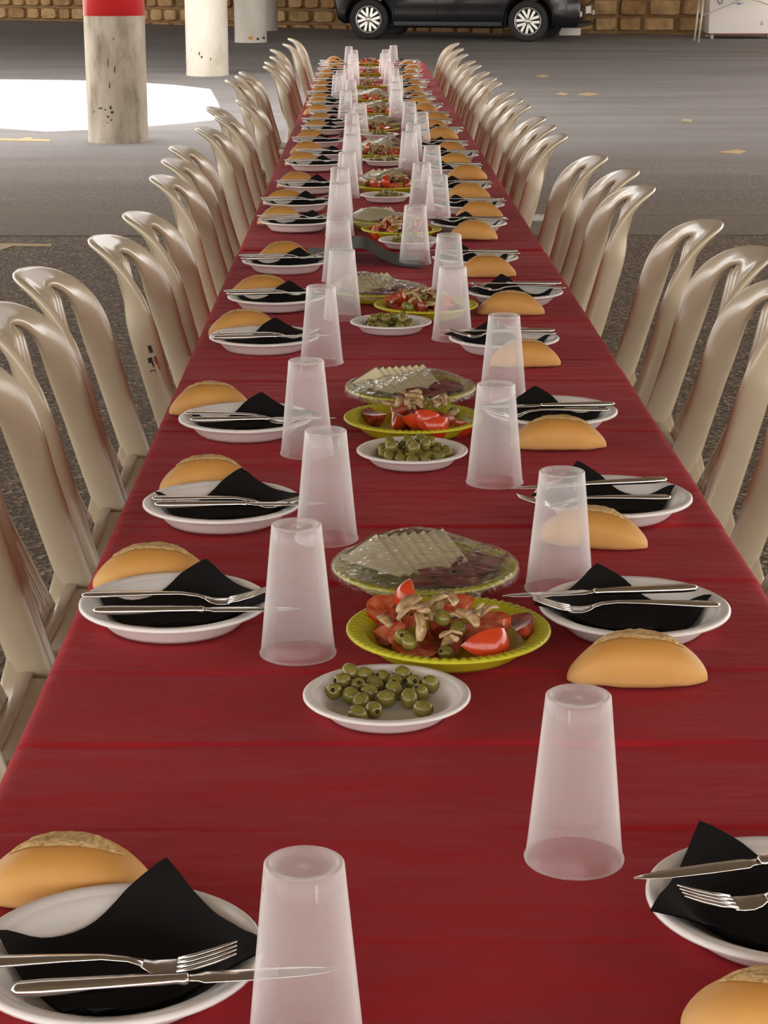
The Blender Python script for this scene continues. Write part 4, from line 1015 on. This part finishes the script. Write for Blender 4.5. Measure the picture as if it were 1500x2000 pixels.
# chest freezer on the right
F0, F1 = pg(1383, 76), pg(1500, 77); FWD = 1.08
fz = empty('chest_freezer', (F0.x, F0.y, F0.z), -.03); tag(fz, 'white chest freezer standing against the stone wall', 'freezer')
mb = MB(); mb.box((FWD / 2, .30, .47), (FWD, .60, .78)); link('cabinet', bevel(mb.mesh('cabinet', M_WHITE, False), .02), fz)
mb = MB(); mb.box((FWD / 2, .30, .895), (FWD + .01, .62, .06)); link('lid', bevel(mb.mesh('lid', M_WHITE, False), .02), fz)
mb = MB(); mb.box((FWD / 2, .29, .075), (FWD - .02, .58, .02)); link('base_trim', mb.mesh('base_trim', M_WOODR, False), fz)
for fx in (.06, FWD - .06):
    for fy in (.05, .53):
        mb = MB(); mb.lathe([(.03, 0), (.03, .07)], 10, 0, 'z', (fx, fy, 0)); link('foot', mb.mesh('foot', M_GREYP), fz)
def fplate(x0, x1, z0, z1, m, name):
    mb = MB(); mb.box(((x0 + x1) / 2, -.002, (z0 + z1) / 2), (x1 - x0, .004, z1 - z0)); link(name, mb.mesh(name, m, False), fz)
for (a, b, z0, z1, mm) in [(.36, .39, .585, .607, M_GREYP), (.40, .43, .585, .607, M_GREYP), (.435, .455, .585, .607, M_GREYP), (.475, .49, .59, .610, M_GREYP), (.34, .36, .53, .555, M_BLUE), (.40, .43, .525, .55, M_GREYP), (.435, .48, .52, .55, M_BLUE), (.49, .52, .53, .55, M_GREYP), (.54, .70, .53, .545, M_PLATE), (.56, .69, .575, .59, M_PLATE), (.80, .85, .21, .25, M_GREYP), (.81, .85, .265, .275, M_GREYP)]:
    fplate(a, b, z0, z1, mm, 'printed_label')
cb = empty('power_cord', (F0.x, F0.y - .03, F0.z)); tag(cb, 'dark drooping cord loop hanging on the freezer front', 'cord')
mb = MB(); mb.tube([(.12, 0, .66), (.125, 0, .57), (.15, 0, .525), (.18, 0, .535), (.2, 0, .60), (.205, 0, .68)], .006, 6); link('loop', mb.mesh('loop', M_DARK), cb)
# folding table in front of the freezer
L0 = pg(1364, 84); ft = empty('folding_table', (L0.x, L0.y, L0.z), -.05); tag(ft, 'folding table with brown top and grey tube legs before the freezer', 'table')
mb = MB(); mb.box((.62, .30, .715), (1.35, .70, .03)); link('table_top', bevel(mb.mesh('table_top', M_WOODR, False), .006), ft)
for k, (yy, zz) in enumerate([(.02, 0), (.58, 0)]):
    mb = MB(); mb.tube([(0.0, yy, .0), (.03, yy, .35), (.055, yy, .70)], .016, 10); link('leg', mb.mesh('leg', M_TUBE), ft)
    mb = MB(); mb.tube([(1.24, yy, .0), (1.21, yy, .35), (1.185, yy, .70)], .016, 10); link('leg', mb.mesh('leg', M_TUBE), ft)
mb = MB(); mb.tube([(.035, .02, .40), (.22, .02, .47), (.45, .02, .56), (.62, .02, .635), (.72, .02, .645), (.84, .02, .62), (1.0, .02, .57), (1.21, .02, .48)], .009, 8); link('brace', mb.mesh('brace', M_TUBE), ft)
